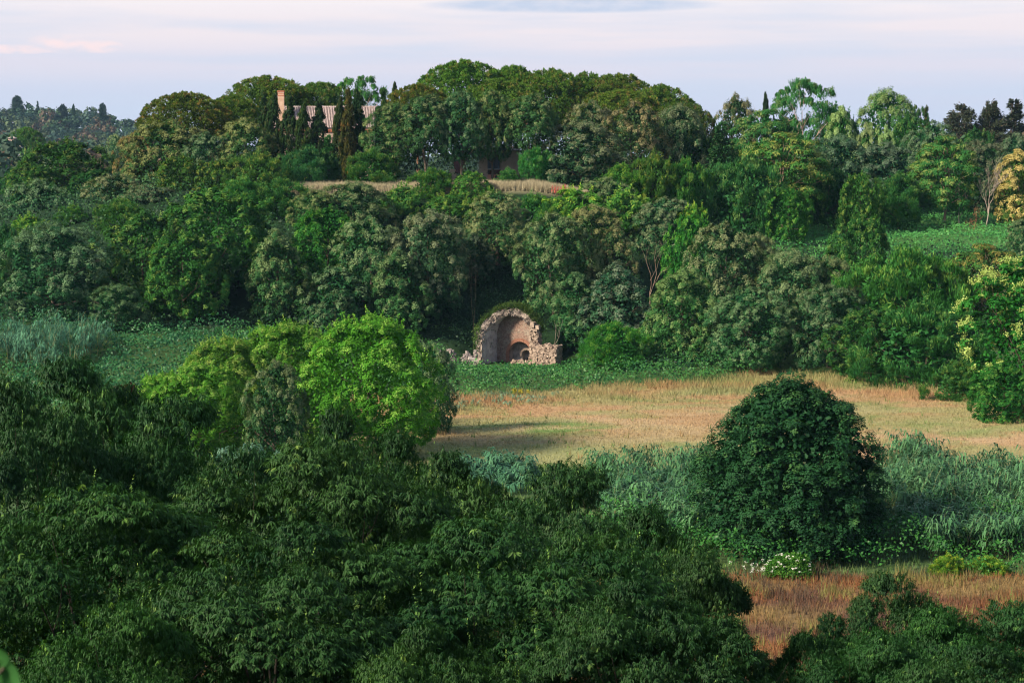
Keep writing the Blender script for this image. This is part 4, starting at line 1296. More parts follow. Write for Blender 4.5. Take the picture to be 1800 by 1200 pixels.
reed_bed('pale_weeds', (-14, 6, 262, 290), lambda x, y: (y > 270 + (x + 10) * .9 + jag(x, y, 3, 5)) & (y < wood_edge(x) + 2) & (fbm(x, y, 2.5) > .42), 260, 4, .5, 1.5, (.10, .23, .13), (.26, .38, .25),
         'pale grey green weeds at the back left corner of the meadow', 6, 9, .08, .4, .3)

# far wood: one mass of small crowns on the ridge to the left and behind the skyline
r = np.random.default_rng(44)
tp, tn, ta = [], [], []
m = 120
e = unit(r.normal(size=(m, 3)) + np.array((0, -.2, .35)))
lob = unit(r.normal(size=(9, 3)) + np.array((0, 0, .4))) * .55
pt = lob[r.integers(0, 9, m)] + e * .5 * r.uniform(.7, 1.05, (m, 1))
pt[:, 2] = pt[:, 2] * .85 + .6
P_, N_, A_, S_, C_ = [], [], [], [], []
pal = np.array([(.024, .060, .030), (.035, .080, .035), (.060, .085, .040), (.075, .115, .050), (.095, .070, .045), (.040, .085, .060)])
for k in range(560):
    D = r.choice([r.uniform(620, 1000), r.uniform(1000, 1700), r.uniform(1700, 2900)], p=[.10, .22, .68])
    px = r.uniform(-30, 330) if k < 480 else r.uniform(1200, 1850)
    if k >= 480:
        D = r.uniform(620, 900)
    x = (px - 900) / F * D
    g = float(ground_z(x, D))
    R = r.uniform(4.5, 8.5) * (1 + (D > 1700) * .35)
    hz = R * r.uniform(.9, 1.5)
    lift = r.uniform(3, 9)
    P_.append(pt * np.array((R, R, hz)) + np.array((x, D, g + lift - 2)))
    N_.append(e); S_.append(np.full(m, R * .36))
    C_.append(pal[r.integers(0, 6)] * r.uniform(.8, 1.2, (m, 1)))
P_, N_, S_, C_ = np.concatenate(P_), np.concatenate(N_), np.concatenate(S_), np.concatenate(C_)
n_ = unit(N_ + r.normal(size=N_.shape) * .5)
a_ = unit(np.cross(n_, r.normal(size=N_.shape))); s_ = np.cross(n_, a_)
L = (S_ * r.uniform(.7, 1.4, len(S_)))[:, None]
V = np.stack([P_ - a_ * L * .5, P_ + s_ * L * .35, P_ + a_ * L * .5, P_ - s_ * L * .35], 1).reshape(-1, 3)
o = link('far_wood', make_mesh('far_wood', V, np.arange(len(V)).reshape(-1, 4), 4, {'col': C_}), None, UNDM)
tag(o, 'hazy blue wooded ridge far behind at left', 'wood', kind='stuff')
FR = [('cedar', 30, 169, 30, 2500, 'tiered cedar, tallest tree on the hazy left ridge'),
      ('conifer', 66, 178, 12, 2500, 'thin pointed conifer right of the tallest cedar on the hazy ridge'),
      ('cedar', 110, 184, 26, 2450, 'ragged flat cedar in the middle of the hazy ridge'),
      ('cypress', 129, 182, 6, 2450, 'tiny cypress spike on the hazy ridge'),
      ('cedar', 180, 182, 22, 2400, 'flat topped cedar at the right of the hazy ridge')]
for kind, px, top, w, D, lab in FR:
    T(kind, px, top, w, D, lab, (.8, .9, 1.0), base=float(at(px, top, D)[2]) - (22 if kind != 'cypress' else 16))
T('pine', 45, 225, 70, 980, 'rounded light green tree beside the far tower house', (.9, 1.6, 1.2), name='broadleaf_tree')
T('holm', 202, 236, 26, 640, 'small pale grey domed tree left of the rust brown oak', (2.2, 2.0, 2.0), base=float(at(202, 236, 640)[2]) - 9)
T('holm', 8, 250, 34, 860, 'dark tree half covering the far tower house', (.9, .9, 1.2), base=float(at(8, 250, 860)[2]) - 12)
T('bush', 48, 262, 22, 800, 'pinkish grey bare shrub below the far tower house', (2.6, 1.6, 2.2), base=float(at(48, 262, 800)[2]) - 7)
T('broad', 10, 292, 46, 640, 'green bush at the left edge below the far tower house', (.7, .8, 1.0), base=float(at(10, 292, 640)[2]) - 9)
# ------------------------------------------------------------------ masonry
def brick_mat(name, c1, c2, mortar, scale, patch=None, rough=.9):
    m, n, l = new_mat(name)
    c = n.new('ShaderNodeTexCoord')
    mpn = n.new('ShaderNodeMapping'); mpn.inputs['Rotation'].default_value = (math.pi / 2, 0, 0)
    l.new(c.outputs['Object'], mpn.inputs[0])
    b = n.new('ShaderNodeTexBrick'); b.inputs['Scale'].default_value = scale
    b.inputs['Color1'].default_value = (*c1, 1); b.inputs['Color2'].default_value = (*c2, 1); b.inputs['Mortar'].default_value = (*mortar, 1)
    b.inputs['Mortar Size'].default_value = .03; b.inputs['Row Height'].default_value = .12; b.inputs['Brick Width'].default_value = .36
    l.new(mpn.outputs[0], b.inputs[0])
    x = n.new('ShaderNodeTexNoise'); x.inputs['Scale'].default_value = .9; x.inputs['Detail'].default_value = 7
    x.inputs['Roughness'].default_value = .7
    l.new(c.outputs['Object'], x.inputs[0])
    mr = n.new('ShaderNodeMapRange'); mr.inputs[1].default_value = .46; mr.inputs[2].default_value = .60
    l.new(x.outputs[0], mr.inputs[0])
    mx = n.new('ShaderNodeMix'); mx.data_type = 'RGBA'
    l.new(mr.outputs[0], mx.inputs[0]); l.new(b.outputs[0], mx.inputs[6]); mx.inputs[7].default_value = (*(patch or mortar), 1)
    x2 = n.new('ShaderNodeTexNoise'); x2.inputs['Scale'].default_value = 4.5; x2.inputs['Detail'].default_value = 5
    l.new(c.outputs['Object'], x2.inputs[0])
    mr2 = n.new('ShaderNodeMapRange'); mr2.inputs[1].default_value = .3; mr2.inputs[2].default_value = .7
    mr2.inputs[3].default_value = .55; mr2.inputs[4].default_value = 1.25
    l.new(x2.outputs[0], mr2.inputs[0])
    v = n.new('ShaderNodeVectorMath'); v.operation = 'SCALE'
    l.new(mx.outputs[2], v.inputs[0]); l.new(mr2.outputs[0], v.inputs['Scale'])
    bp = n.new('ShaderNodeBump'); bp.inputs['Strength'].default_value = .8; bp.inputs['Distance'].default_value = .12
    l.new(x2.outputs[0], bp.inputs['Height'])
    p = n.new('ShaderNodeBsdfPrincipled'); p.inputs['Roughness'].default_value = rough
    p.inputs['Specular IOR Level'].default_value = .15
    l.new(v.outputs[0], p.inputs['Base Color']); l.new(bp.outputs[0], p.inputs['Normal'])
    o = n.new('ShaderNodeOutputMaterial'); l.new(p.outputs[0], o.inputs[0])
    return m


RED_BRICK = brick_mat('red_brick', (.19, .095, .07), (.25, .13, .095), (.26, .20, .165), 1.0, (.29, .235, .19))
GREY_WALL = rough_mat('grey_render', [(.22, .20, .21), (.42, .39, .39), (.58, .54, .52)], 1.1, bump=.9, bump_scale=3, dist=.15)
NICHE_M = rough_mat('niche_render', [(.14, .12, .11), (.30, .26, .235), (.43, .38, .34)], 1.6, bump=.9, bump_scale=4, dist=.12)
RUBBLE = rough_mat('rubble_stone', [(.13, .095, .08), (.29, .22, .175), (.46, .37, .30)], 1.9, bump=.6, bump_scale=5, dist=.08)
RUBBLE_GREY = rough_mat('grey_rubble', [(.13, .11, .12), (.26, .22, .21), (.38, .32, .29)], 1.2, bump=.6, bump_scale=5, dist=.08)


RIM = rough_mat('eroded_core', [(.10, .08, .075), (.23, .19, .165), (.40, .33, .28)], 2.2, bump=.8, bump_scale=6, dist=.1)


class Poly:
    def __init__(self):
        self.V, self.F = [], []

    def v(self, p):
        self.V.append(tuple(float(q) for q in p)); return len(self.V) - 1

    def quad(self, *pts):
        self.F.append([self.v(p) for p in pts])

    def grid(self, G):
        """G: array (n, m, 3)"""
        n, m = G.shape[:2]
        b = len(self.V)
        self.V += [tuple(map(float, q)) for q in G.reshape(-1, 3)]
        for i in range(n - 1):
            for j in range(m - 1):
                self.F.append([b + i * m + j, b + i * m + j + 1, b + (i + 1) * m + j + 1, b + (i + 1) * m + j])

    def box(self, x0, x1, y0, y1, z0, z1, jit=0, r=None, rot=None):
        c = [(x, y, z) for z in (z0, z1) for y in (y0, y1) for x in (x0, x1)]
        c = np.array(c, float)
        if jit:
            c = c + r.normal(size=c.shape) * jit
        if rot is not None:
            m = c.mean(0); c = (c - m) @ rot + m
        b = len(self.V)
        self.V += [tuple(map(float, q)) for q in c]
        for f in ((0, 2, 3, 1), (4, 5, 7, 6), (0, 1, 5, 4), (2, 6, 7, 3), (0, 4, 6, 2), (1, 3, 7, 5)):
            self.F.append([b + q for q in f])

    def build(self, name, parent, mat, kind=None):
        me = bpy.data.meshes.new(name)
        me.from_pydata(self.V, [], self.F)
        me.update()
        o = link(name, me, parent, mat)
        if kind:
            o['kind'] = kind
        return o


def rubble(P, r, x0, x1, y0, y1, z0, z1, s=.38, top=None, faces='fltb'):
    """irregular stones laid over the faces of a block, with the core behind them"""
    lo = min(top(q) for q in np.linspace(0, 1, 15)) if top else 1
    P.box(x0 + .12, x1 - .12, y0 + .12, y1 - .12, z0, z0 + (z1 - z0) * lo - .25)
    def stone(c, sz):
        ex = sz * r.uniform(.6, 1.25, 3) * np.array((.62, .55, .45))
        a = r.normal() * .25
        ro = np.array([[math.cos(a), math.sin(a), 0], [-math.sin(a), math.cos(a), 0], [0, 0, 1]])
        P.box(c[0] - ex[0], c[0] + ex[0], c[1] - ex[1], c[1] + ex[1], c[2] - ex[2], c[2] + ex[2], sz * .10, r, ro)
    zz = np.arange(z0 + s * .3, z1, s * .8)
    for z in zz:
        for x in np.arange(x0 + s * .3, x1, s):
            t = top((x - x0) / (x1 - x0)) if top else 1
            if (z - z0) / (z1 - z0) > t:
                continue
            stone((x + r.normal() * .07, y0 + r.normal() * .06, z + r.normal() * .05), s)
        for y in np.arange(y0 + s * .5, y1, s):
            if (z - z0) / (z1 - z0) > (top(0) if top else 1):
                continue
            stone((x0 + r.normal() * .06, y + r.normal() * .06, z), s)
            stone((x1 + r.normal() * .06, y + r.normal() * .06, z), s)
    for x in np.arange(x0 + s * .3, x1, s):
        for y in np.arange(y0 + s * .3, y1, s):
            t = top((x - x0) / (x1 - x0)) if top else 1
            stone((x, y, z0 + (z1 - z0) * t - .12 + r.normal() * .1), s * 1.1)


# ---- vaulted ruin (nymphaeum) cut into the hill
ruin = link('vaulted_ruin', None)
ruin.location = (-2.2, 332.2, -.35)
ruin.rotation_euler = (0, 0, math.radians(-27))
tag(ruin, 'ruined brick vault with an arched niche at the foot of the wooded hill', 'ruin')
rr_ = np.random.default_rng(9)
HW, SPR, DEP = 3.3, 4.7, 6.5


def arch_line(hw, spring, n_side=7, n_arc=21, cx=0.0, z0=0.0):
    """outline from left foot over the arch to right foot, in x and z"""
    l = [(cx - hw, z) for z in np.linspace(z0, spring, n_side, endpoint=False)]
    a = [(cx - hw * math.cos(t), spring + hw * math.sin(t)) for t in np.linspace(0, math.pi, n_arc)]
    r = [(cx + hw, z) for z in np.linspace(spring, z0, n_side + 1)[1:]]
    return np.array(l + a + r)


def wob(G, amp, s=1.4):
    G = G.copy()
    k = G.reshape(-1, 3)
    k += (np.stack([fbm(k[:, 2] * 3 + 7, k[:, 1] * 3 + k[:, 0], s), fbm(k[:, 0] * 3 + 31, k[:, 2] * 3, s), fbm(k[:, 0] * 3 + k[:, 1] * 2, k[:, 2] * 3 + 60, s)], 1) - .5) * 2 * amp
    return k.reshape(G.shape)


ol = arch_line(HW, SPR, 9, 31)
u = np.linspace(0, 1, len(ol))
# how far each strip of the vault has broken back from the front
front = np.interp(u, [0, .12, .2, .3, .42, .52, .62, .72, .80, .9, 1], [.2, .3, .5, 2.6, 4.0, 4.9, 5.2, 5.4, 5.5, 5.5, 5.5]) + (fbm(u * 40, u * 0, 2.0) - .5) * 1.1
vv = np.linspace(0, 1, 18)
inner = np.stack([np.stack([np.full(18, x), f + (DEP - f) * vv, np.full(18, z)], 1) for (x, z), f in zip(ol, front)])
cenv = np.array((0, 0, SPR * .8))
outw = np.stack([ol[:, 0] - 0, np.zeros(len(ol)), np.clip(ol[:, 1] - SPR * .8, 0, None)], 1)
outw = unit(outw)
outer = inner + outw[:, None] * 1.15
P = Poly()
P.grid(wob(inner, .16))
P.build('vault_lining', ruin, GREY_WALL)
P = Poly()
P.grid(wob(outer, .3)[::-1])
P.build('vault_shell', ruin, RUBBLE_GREY)
P = Poly()
edge = inner[:, 0][:, None] + outw[:, None] * np.linspace(0, 1.15, 5)[None, :, None]
P.grid(wob(edge + (np.random.default_rng(3).random(edge.shape) - .5) * .3, .25, .8))
P.build('broken_core', ruin, RIM)
# ragged broken edge of the vault, stone by stone
P = Poly()
rim_r = np.random.default_rng(12)
for i in np.linspace(0, (len(ol) - 1) * .76, 190):
    k = int(i)
    uu = k / (len(ol) - 1)
    for q in range(5 if .12 < uu < .52 else 2):
        o_ = outw[k]
        b = inner[k, 0] + o_ * (.05 + .2 * q) + rim_r.normal(size=3) * np.array((.14, .35, .14)) + np.array((0, .2, 0))
        if rim_r.random() < .45:
            continue
        ex = rim_r.uniform(.04, .10, 3) * rim_r.choice([.8, 1, 1.6], p=[.5, .35, .15])
        a_ = rim_r.normal() * .7
        ro = np.array([[math.cos(a_), 0, math.sin(a_)], [0, 1, 0], [-math.sin(a_), 0, math.cos(a_)]])
        P.box(b[0] - ex[0], b[0] + ex[0], b[1] - ex[1], b[1] + ex[1], b[2] - ex[2], b[2] + ex[2], .05, rim_r, ro)
P.build('broken_edge', ruin, RIM, 'stuff')
# back wall round the niche
NX, NW, NS = .95, 2.05, 1.55
nl_ = arch_line(NW, NS, 9, 31, NX)
y0 = DEP - .55
t = np.linspace(0, 1, 9)
G = np.stack([np.stack([a[0] + (b[0] - a[0]) * t, np.full(9, y0), a[1] + (b[1] - a[1]) * t], 1) for a, b in zip(nl_, ol * np.array((1.03, 1.02)))])
P = Poly(); P.grid(wob(G, .07)[:, ::-1])
P.build('back_wall', ruin, RED_BRICK)
# ring of brick round the niche
P = Poly()
for k in range(len(nl_) - 1):
    for f in (0.1, .6):
        p = nl_[k] + (nl_[k + 1] - nl_[k]) * f
        c = np.array((NX, max(NS, 0))) if p[1] > NS else np.array((NX, p[1]))
        d = p - c; d = d / max(np.linalg.norm(d), 1e-6)
        q = p + d * .26
        a_ = math.atan2(d[1], d[0])
        ro = np.array([[math.cos(a_), 0, math.sin(a_)], [0, 1, 0], [-math.sin(a_), 0, math.cos(a_)]])
        P.box(q[0] - .27, q[0] + .27, y0 - .12, y0 + .1, q[1] - .075, q[1] + .075, .012, rim_r, ro)
P.build('brick_arch', ruin, rough_mat('arch_brick', [(.16, .075, .055), (.24, .115, .08), (.30, .17, .12)], 2.5), 'stuff')
# niche
nd = 1.5
P = Poly()
G = np.stack([np.stack([np.full(5, a[0]), y0 + np.linspace(0, nd, 5), np.full(5, a[1])], 1) for a in nl_])
P.grid(wob(G, .05))
P.build('niche_reveal', ruin, RUBBLE_GREY)
sl = arch_line(.8, 1.25, 9, 31, NX + .45)
G = np.stack([np.stack([a[0] + (b[0] - a[0]) * t, np.full(9, y0 + nd), a[1] + (b[1] - a[1]) * t], 1) for a, b in zip(sl, nl_)])
P = Poly(); P.grid(wob(G, .10)[:, ::-1])
niche = P.build('niche_wall', ruin, NICHE_M)
P = Poly()
G = np.stack([np.stack([np.full(4, a[0]), y0 + nd + np.linspace(0, .9, 4), np.full(4, a[1])], 1) for a in sl])
P.grid(wob(G, .04))
ce = np.array((NX + .45, y0 + nd + .9, 1.1))
for a, b in zip(sl[:-1], sl[1:]):
    P.F.append([P.v((a[0], y0 + nd + .9, a[1])), P.v((b[0], y0 + nd + .9, b[1])), P.v(ce)])
P.build('inner_niche', ruin, NICHE_M)
# moulding over the inner niche
P = Poly()
for k in range(8, len(sl) - 9):
    a, b = sl[k], sl[k + 1]
    for f in (.0, .5):
        p = a + (b - a) * f
        d = p - np.array((NX + .45, 1.25)); d = d / np.linalg.norm(d); q = p + d * .22
        a_ = math.atan2(d[1], d[0])
        ro = np.array([[math.cos(a_), 0, math.sin(a_)], [0, 1, 0], [-math.sin(a_), 0, math.cos(a_)]])
        P.box(q[0] - .14, q[0] + .14, y0 + nd - .15, y0 + nd + .05, q[1] - .07, q[1] + .07, .01, rim_r, ro)
P.build('niche_moulding', ruin, RUBBLE, 'stuff')
# standing pier at the right of the vault, block beside it, sill
P = Poly()
rubble(P, rim_r, HW + .1, HW + 1.3, 4.9, 6.2, 0, 6.1, .32, lambda q: 1)
P.build('stone_pier', ruin, RUBBLE, 'stuff')
P = Poly()
for k in range(26):
    c = np.array((HW + .75, 5.2, 6.1)) + rim_r.normal(size=3) * np.array((.4, .35, .4))
    e = rim_r.uniform(.18, .38, 3)
    P.box(c[0] - e[0], c[0] + e[0], c[1] - e[1], c[1] + e[1], c[2] - e[2], c[2] + e[2], .05, rim_r)
P.build('pier_head', ruin, RUBBLE, 'stuff')
P = Poly()
rubble(P, rim_r, HW + 1.25, HW + 5.1, 3.9, 6.0, 0, 3.3, .36, lambda q: 1 - .18 * max(0, q - .8) / .2 - .05 * math.sin(q * 9))
P.build('stone_block', ruin, RUBBLE, 'stuff')
P = Poly()
rubble(P, rim_r, .4, HW + 1.2, 4.2, 5.4, -.1, .55, .3)
P.build('front_sill', ruin, RUBBLE, 'stuff')
# turf and ivy on the vault
r = np.random.default_rng(21)
LVt = Leaves()
MAT['turf'] = leaf_mat('vault_turf', (.035, .085, .022), (.085, .140, .035), (.15, .16, .06), .2)
MAT['turf'].name = 'vault_turf'
for k in range(8, len(ol) - 10):
    n = 420
    f = r.random(n)
    p = outer[k, 0] + (outer[k, -1] - outer[k, 0]) * f[:, None] + outw[k] * (r.random((n, 1)) * .75 - .1) + r.normal(size=(n, 3)) * .22
    LVt.add(p, np.array((0, -.3, .5)) + r.normal(size=(n, 3)) * .6, outw[k] + r.normal(size=(n, 3)) * .6, .30, .12, r.random(n), (r.random(n) < .1) * .6)
n = 2600
p = np.stack([-HW - .9 + r.normal(size=n) * .35, r.uniform(.2, 5, n), r.uniform(2.3, 6.2, n)], 1)
LVt.add(p, r.normal(size=(n, 3)), np.array((-.3, -1, .3)) + r.normal(size=(n, 3)) * .6, .28, .18, r.random(n), 0)
o = link('turf_cap', LVt.mesh('turf_cap'), ruin, MAT['turf'])
o['kind'] = 'stuff'
# low ruined wall to the left of the vault, fallen slab
wl_ = link('ruined_wall', None)
wl_.location = (-9.3, 330.2, -.2)
tag(wl_, 'low crumbling grey stone wall left of the ruined vault', 'wall')
P = Poly()
rubble(P, np.random.default_rng(4), -3.2, 3.4, -.5, .5, 0, 3.4, .34, lambda q: .60 + .2 * math.sin(q * 7) + .18 * math.sin(q * 17 + 1))
P.build('stonework', wl_, RUBBLE_GREY, 'stuff')
P = Poly()
P.box(-.7, .7, -.4, .4, 0, .3, .06, rim_r)
sl_ = P.build('fallen_slab', None, rough_mat('pale_stone', [(.40, .35, .31), (.55, .49, .43)], 2))
sl_.location = (-6.3, 326.5, float(ground_z(-6.3, 326.5)) + 1.35)
sl_.rotation_euler = (.25, .1, .2)
tag(sl_, 'pale fallen stone slab in the brambles left of the ruined vault', 'stone')

# ------------------------------------------------------------------ tiled house on the hilltop
HD = 440.0
house = link('tiled_house', None)
h0 = at(572, 225, HD)
GZ_H = 27.5
house.location = (h0[0], HD, GZ_H)
tag(house, 'stone house with weathered tiled roof behind the cypresses', 'house')
HWD, HDP, EAVE = 10.7, 4.2, 39.2 - GZ_H
RIDGE = 43.6 - GZ_H
HWALL = rough_mat('house_plaster', [(.32, .24, .18), (.44, .35, .28), (.52, .43, .35)], .8)
REDB = rough_mat('cornice_brick', [(.34, .11, .06), (.46, .17, .10), (.52, .24, .15)], 3)
TILE = rough_mat('roof_tile', [(.28, .21, .19), (.40, .32, .30), (.52, .44, .41)], 2.2)
TILE_D = rough_mat('roof_channel', [(.20, .15, .135), (.27, .21, .19)], 2.2)
STUC = rough_mat('chimney_render', [(.42, .26, .18), (.54, .36, .26), (.62, .45, .34)], 1.6)
P = Poly(); P.box(-HWD + .4, HWD - .4, -HDP + .4, HDP, 0, EAVE)
for s in (-1, 1):                                     # gables
    x = s * (HWD - .4)
    P.F.append([P.v((x, -HDP + .4, EAVE)), P.v((x, HDP, EAVE)), P.v((x, .2, RIDGE - .35))])
P.build('wall', house, HWALL)
P = Poly()
P.quad((-HWD, -HDP, EAVE), (HWD, -HDP, EAVE), (HWD, 0, RIDGE), (-HWD, 0, RIDGE))
P.quad((-HWD, 0, RIDGE), (HWD, 0, RIDGE), (HWD, HDP + .4, EAVE), (-HWD, HDP + .4, EAVE))
P.quad((-HWD, -HDP, EAVE - .16), (-HWD, 0, RIDGE - .16), (HWD, 0, RIDGE - .16), (HWD, -HDP, EAVE - .16))
P.quad((-HWD, -HDP, EAVE - .16), (HWD, -HDP, EAVE - .16), (HWD, -HDP, EAVE), (-HWD, -HDP, EAVE))
roof = P.build('roof', house, TILE_D)
T_ = Tubes()
r = np.random.default_rng(8)
sl_d = unit(np.array((0, HDP, RIDGE - EAVE)))
sl_n = np.array((0, -sl_d[2], sl_d[1]))
for x in np.arange(-HWD + .12, HWD, .335):
    n = 9
    Ls = np.hypot(HDP, RIDGE - EAVE) / n
    for k in range(n):
        a = np.array((x + r.normal() * .02, -HDP, EAVE)) + sl_d * (k * Ls - .04) + sl_n * .05
        b = a + sl_d * (Ls + .06) + sl_n * .015
        T_.add(np.array([a, (a + b) / 2, b]), np.array([.125, .115, .10]) * r.uniform(.9, 1.08), 6)
o = T_.mesh('roof_tiles'); o = link('roof_tiles', o, roof, TILE); o['kind'] = 'stuff'
T_ = Tubes()
for x in np.arange(-HWD, HWD, .42):
    T_.add(np.array([(x, 0, RIDGE + .08), (x + .22, 0, RIDGE + .10), (x + .45, 0, RIDGE + .14)]), np.array((.16, .15, .19)), 7)
o = link('ridge_tiles', T_.mesh('ridge_tiles'), roof, TILE); o['kind'] = 'stuff'
P = Poly()
P.box(-HWD + .25, HWD - .25, -HDP + .12, -HDP + .5, EAVE - .52, EAVE - .24)
P.box(-HWD + .32, HWD - .32, -HDP + .22, -HDP + .5, EAVE - .95, EAVE - .70)
for x in np.arange(-HWD + .4, HWD - .4, .62):
    P.box(x, x + .32, -HDP + .10, -HDP + .48, EAVE - .70, EAVE - .52)
P.build('cornice', house, REDB)
ch = at(494.5, 205, HD - 3)
cx_ = ch[0] - h0[0]
P = Poly(); P.box(cx_ - .64, cx_ + .64, -3.6, -2.5, EAVE - .6, 47.0 - GZ_H - .25)
chim = P.build('chimney', house, STUC)
P = Poly()
P.box(cx_ - .70, cx_ + .70, -3.66, -2.44, 45.9 - GZ_H, 46.05 - GZ_H)
P.box(cx_ - .66, cx_ + .66, -3.62, -2.48, 46.3 - GZ_H, 46.42 - GZ_H)
P.box(cx_ - .74, cx_ + .74, -3.7, -2.4, 47.0 - GZ_H - .25, 47.0 - GZ_H)
P.build('chimney_band', chim, REDB)
GLASS = rough_mat('dark_glass', [(.03, .05, .08), (.06, .09, .13)], .5, rough=.15, bump=0)
for wx in (-8.2, 2.2, 6.0):
    P = Poly(); P.box(wx - .5, wx + .5, -HDP + .33, -HDP + .45, EAVE - 3.4, EAVE - 1.9)
    wdw = P.build('window', house, rough_mat('window_frame', [(.25, .17, .12), (.32, .22, .16)], 2))
    P = Poly(); P.box(wx - .4, wx + .4, -HDP + .30, -HDP + .33, EAVE - 3.3, EAVE - 2.0)
    P.build('pane', wdw, GLASS)

# ------------------------------------------------------------------ beige house half hidden under the oaks
VD = 421.0
v0 = at(848, 315, VD)
GZ_V = float(ground_z(v0[0], VD)) - .3
villa = link('beige_house', None)
villa.location = (v0[0], VD, 0)
tag(villa, 'beige house with a pink parapet half hidden under the holm oaks', 'house')
BEIGE = rough_mat('beige_plaster', [(.40, .31, .25), (.52, .42, .35), (.57, .47, .40)], .7)
PINK = rough_mat('pink_parapet', [(.60, .25, .18), (.70, .32, .24), (.74, .40, .31)], 2)
BROWN = rough_mat('brown_shutter', [(.09, .04, .035), (.13, .06, .05)], 2)


def vx(px):
    return at(px, 300, VD)[0] - v0[0]


def vz(py):
    return at(848, py, VD)[2]


P = Poly()
P.box(vx(842), vx(857), 0, 8, GZ_V, vz(264))                # wall left of the opening
P.box(vx(857), vx(880), 0, 8, vz(277), vz(264))             # lintel
P.box(vx(880), vx(912), 0, 8, GZ_V, vz(264))
P.box(vx(857), vx(880), 1.2, 8, GZ_V, vz(277))
P.build('wall', villa, BEIGE)
P = Poly(); P.box(vx(857), vx(878), .25, .45, vz(297), vz(277))
w_ = P.build('window', villa, rough_mat('blue_frame', [(.10, .15, .22), (.14, .20, .28)], 2))
P = Poly(); P.box(vx(859), vx(867), .18, .25, vz(296), vz(278.5)); P.build('pane', w_, GLASS)
P = Poly(); P.box(vx(868.5), vx(876), .18, .25, vz(296), vz(278.5)); P.build('pane', w_, GLASS)
P = Poly(); P.box(vx(856.5), vx(879), .02, .5, vz(298.2), vz(297)); P.build('sill', w_, rough_mat('white_sill', [(.6, .6, .62), (.7, .7, .72)], 2))
P = Poly(); P.box(vx(857.5), vx(880), .2, .5, vz(307), vz(298.4)); P.build('shutter_panel', villa, BROWN)
P = Poly(); P.box(vx(857), vx(884), -1.0, -.6, GZ_V, vz(307)); P.build('parapet', villa, PINK)
P = Poly(); P.box(vx(839.5), vx(841), -.15, .05, GZ_V, vz(276)); P.build('drain_pipe', villa, rough_mat('pale_pipe', [(.5, .45, .42), (.55, .5, .47)], 2))
P = Poly(); P.box(vx(912), vx(946), 1.5, 8, GZ_V, vz(283)); P.build('side_wall', villa, BEIGE)
P = Poly()
for k in range(9):
    a = vx(916 + k * 3.0)
    P.box(a, vx(916 + k * 3.0 + 3.0), .3, 1.4, GZ_V, vz(298 + k * 1.6))
P.build('stair', villa, BEIGE)
P = Poly(); P.box(vx(790), vx(801), 1, 6, GZ_V, vz(298)); P.build('annex_wall', villa, BEIGE)
P = Poly()
P.quad((vx(800), .4, vz(304)), (vx(812), .4, vz(304)), (vx(806), 4, vz(284)), (vx(796), 4, vz(284)))
P.quad((vx(800), .4, vz(305)), (vx(796), 4, vz(285)), (vx(806), 4, vz(285)), (vx(812), .4, vz(305)))
P.build('annex_roof', villa, BROWN)
P = Poly()
e = .5
P.quad((vx(838), -e, vz(264)), (vx(915), -e, vz(264)), (vx(910), 4, vz(258)), (vx(843), 4, vz(258)))
P.quad((vx(843), 4, vz(258)), (vx(910), 4, vz(258)), (vx(915), 8 + e, vz(264)), (vx(838), 8 + e, vz(264)))
P.quad((vx(838), -e, vz(264)), (vx(843), 4, vz(258)), (vx(838), 8 + e, vz(264)), (vx(838), 4, vz(264)))
P.quad((vx(915), -e, vz(264)), (vx(915), 4, vz(264)), (vx(915), 8 + e, vz(264)), (vx(910), 4, vz(258)))
P.build('roof', villa, TILE_D)
# little stone finial pillar on the terrace
pil = at(750.5, 301, 419)
T_ = Tubes()
zb = float(ground_z(pil[0], 419)) - .2
zt = at(750, 283, 419)[2]
hh = zt - zb
T_.add(np.array([(0, 0, hh * q) for q in (0, .1, .11, .3, .42, .5, .62, .7, .78, .86, .93, 1.)]), np.array([.45, .45, .3, .26, .40, .22, .30, .16, .30, .18, .22, .02]), 10)
o = link('stone_finial', T_.mesh('stone_finial'), None, rough_mat('finial_stone', [(.42, .36, .33), (.58, .52, .48)], 3))
o.location = (pil[0], 419, zb)
tag(o, 'small pale stone finial standing under the oaks left of the beige house', 'ornament')

# ------------------------------------------------------------------ tower house far left
TD = 900.0
t0 = at(21, 262, TD)
far = link('tower_house', None)
gz = float(ground_z(t0[0], TD)) - 1
far.location = (t0[0], TD, 0)
tag(far, 'far pinkish tower house with white wing among hazy trees at the left edge', 'house')
PK = rough_mat('far_plaster', [(.52, .36, .30), (.62, .46, .38)], .4)
WH = rough_mat('far_white', [(.60, .58, .56), (.70, .68, .66)], .4)
tz = lambda py: at(21, py, TD)[2]
tx = lambda px: at(px, 262, TD)[0] - t0[0]
P = Poly(); P.box(tx(14.5), tx(26), 0, 3.2, gz, tz(243)); P.build('tower', far, PK)
P = Poly()
a, b, z1, z2 = tx(13), tx(28), tz(243), tz(239)
m_ = (a + b) / 2
for q in (((a, -.5, z1), (b, -.5, z1)), ((b, -.5, z1), (b, 3.7, z1)), ((b, 3.7, z1), (a, 3.7, z1)), ((a, 3.7, z1), (a, -.5, z1))):
    P.F.append([P.v(q[0]), P.v(q[1]), P.v((m_, 1.6, z2))])
P.build('tower_roof', far, TILE)
P = Poly(); P.box(tx(24), tx(35), 1, 6, gz, tz(258)); P.build('wing', far, WH)
P = Poly(); P.box(tx(23), tx(36), .5, 6.5, tz(258), tz(256.5)); P.build('wing_roof', far, TILE)
for wx in (17, 21):
    P = Poly(); P.box(tx(wx), tx(wx + 2), -.06, .02, tz(252), tz(247)); P.build('window', far, GLASS)
P = Poly(); P.box(tx(28.5), tx(30.5), .92, 1.02, tz(267), tz(262)); P.build('window', far, GLASS)
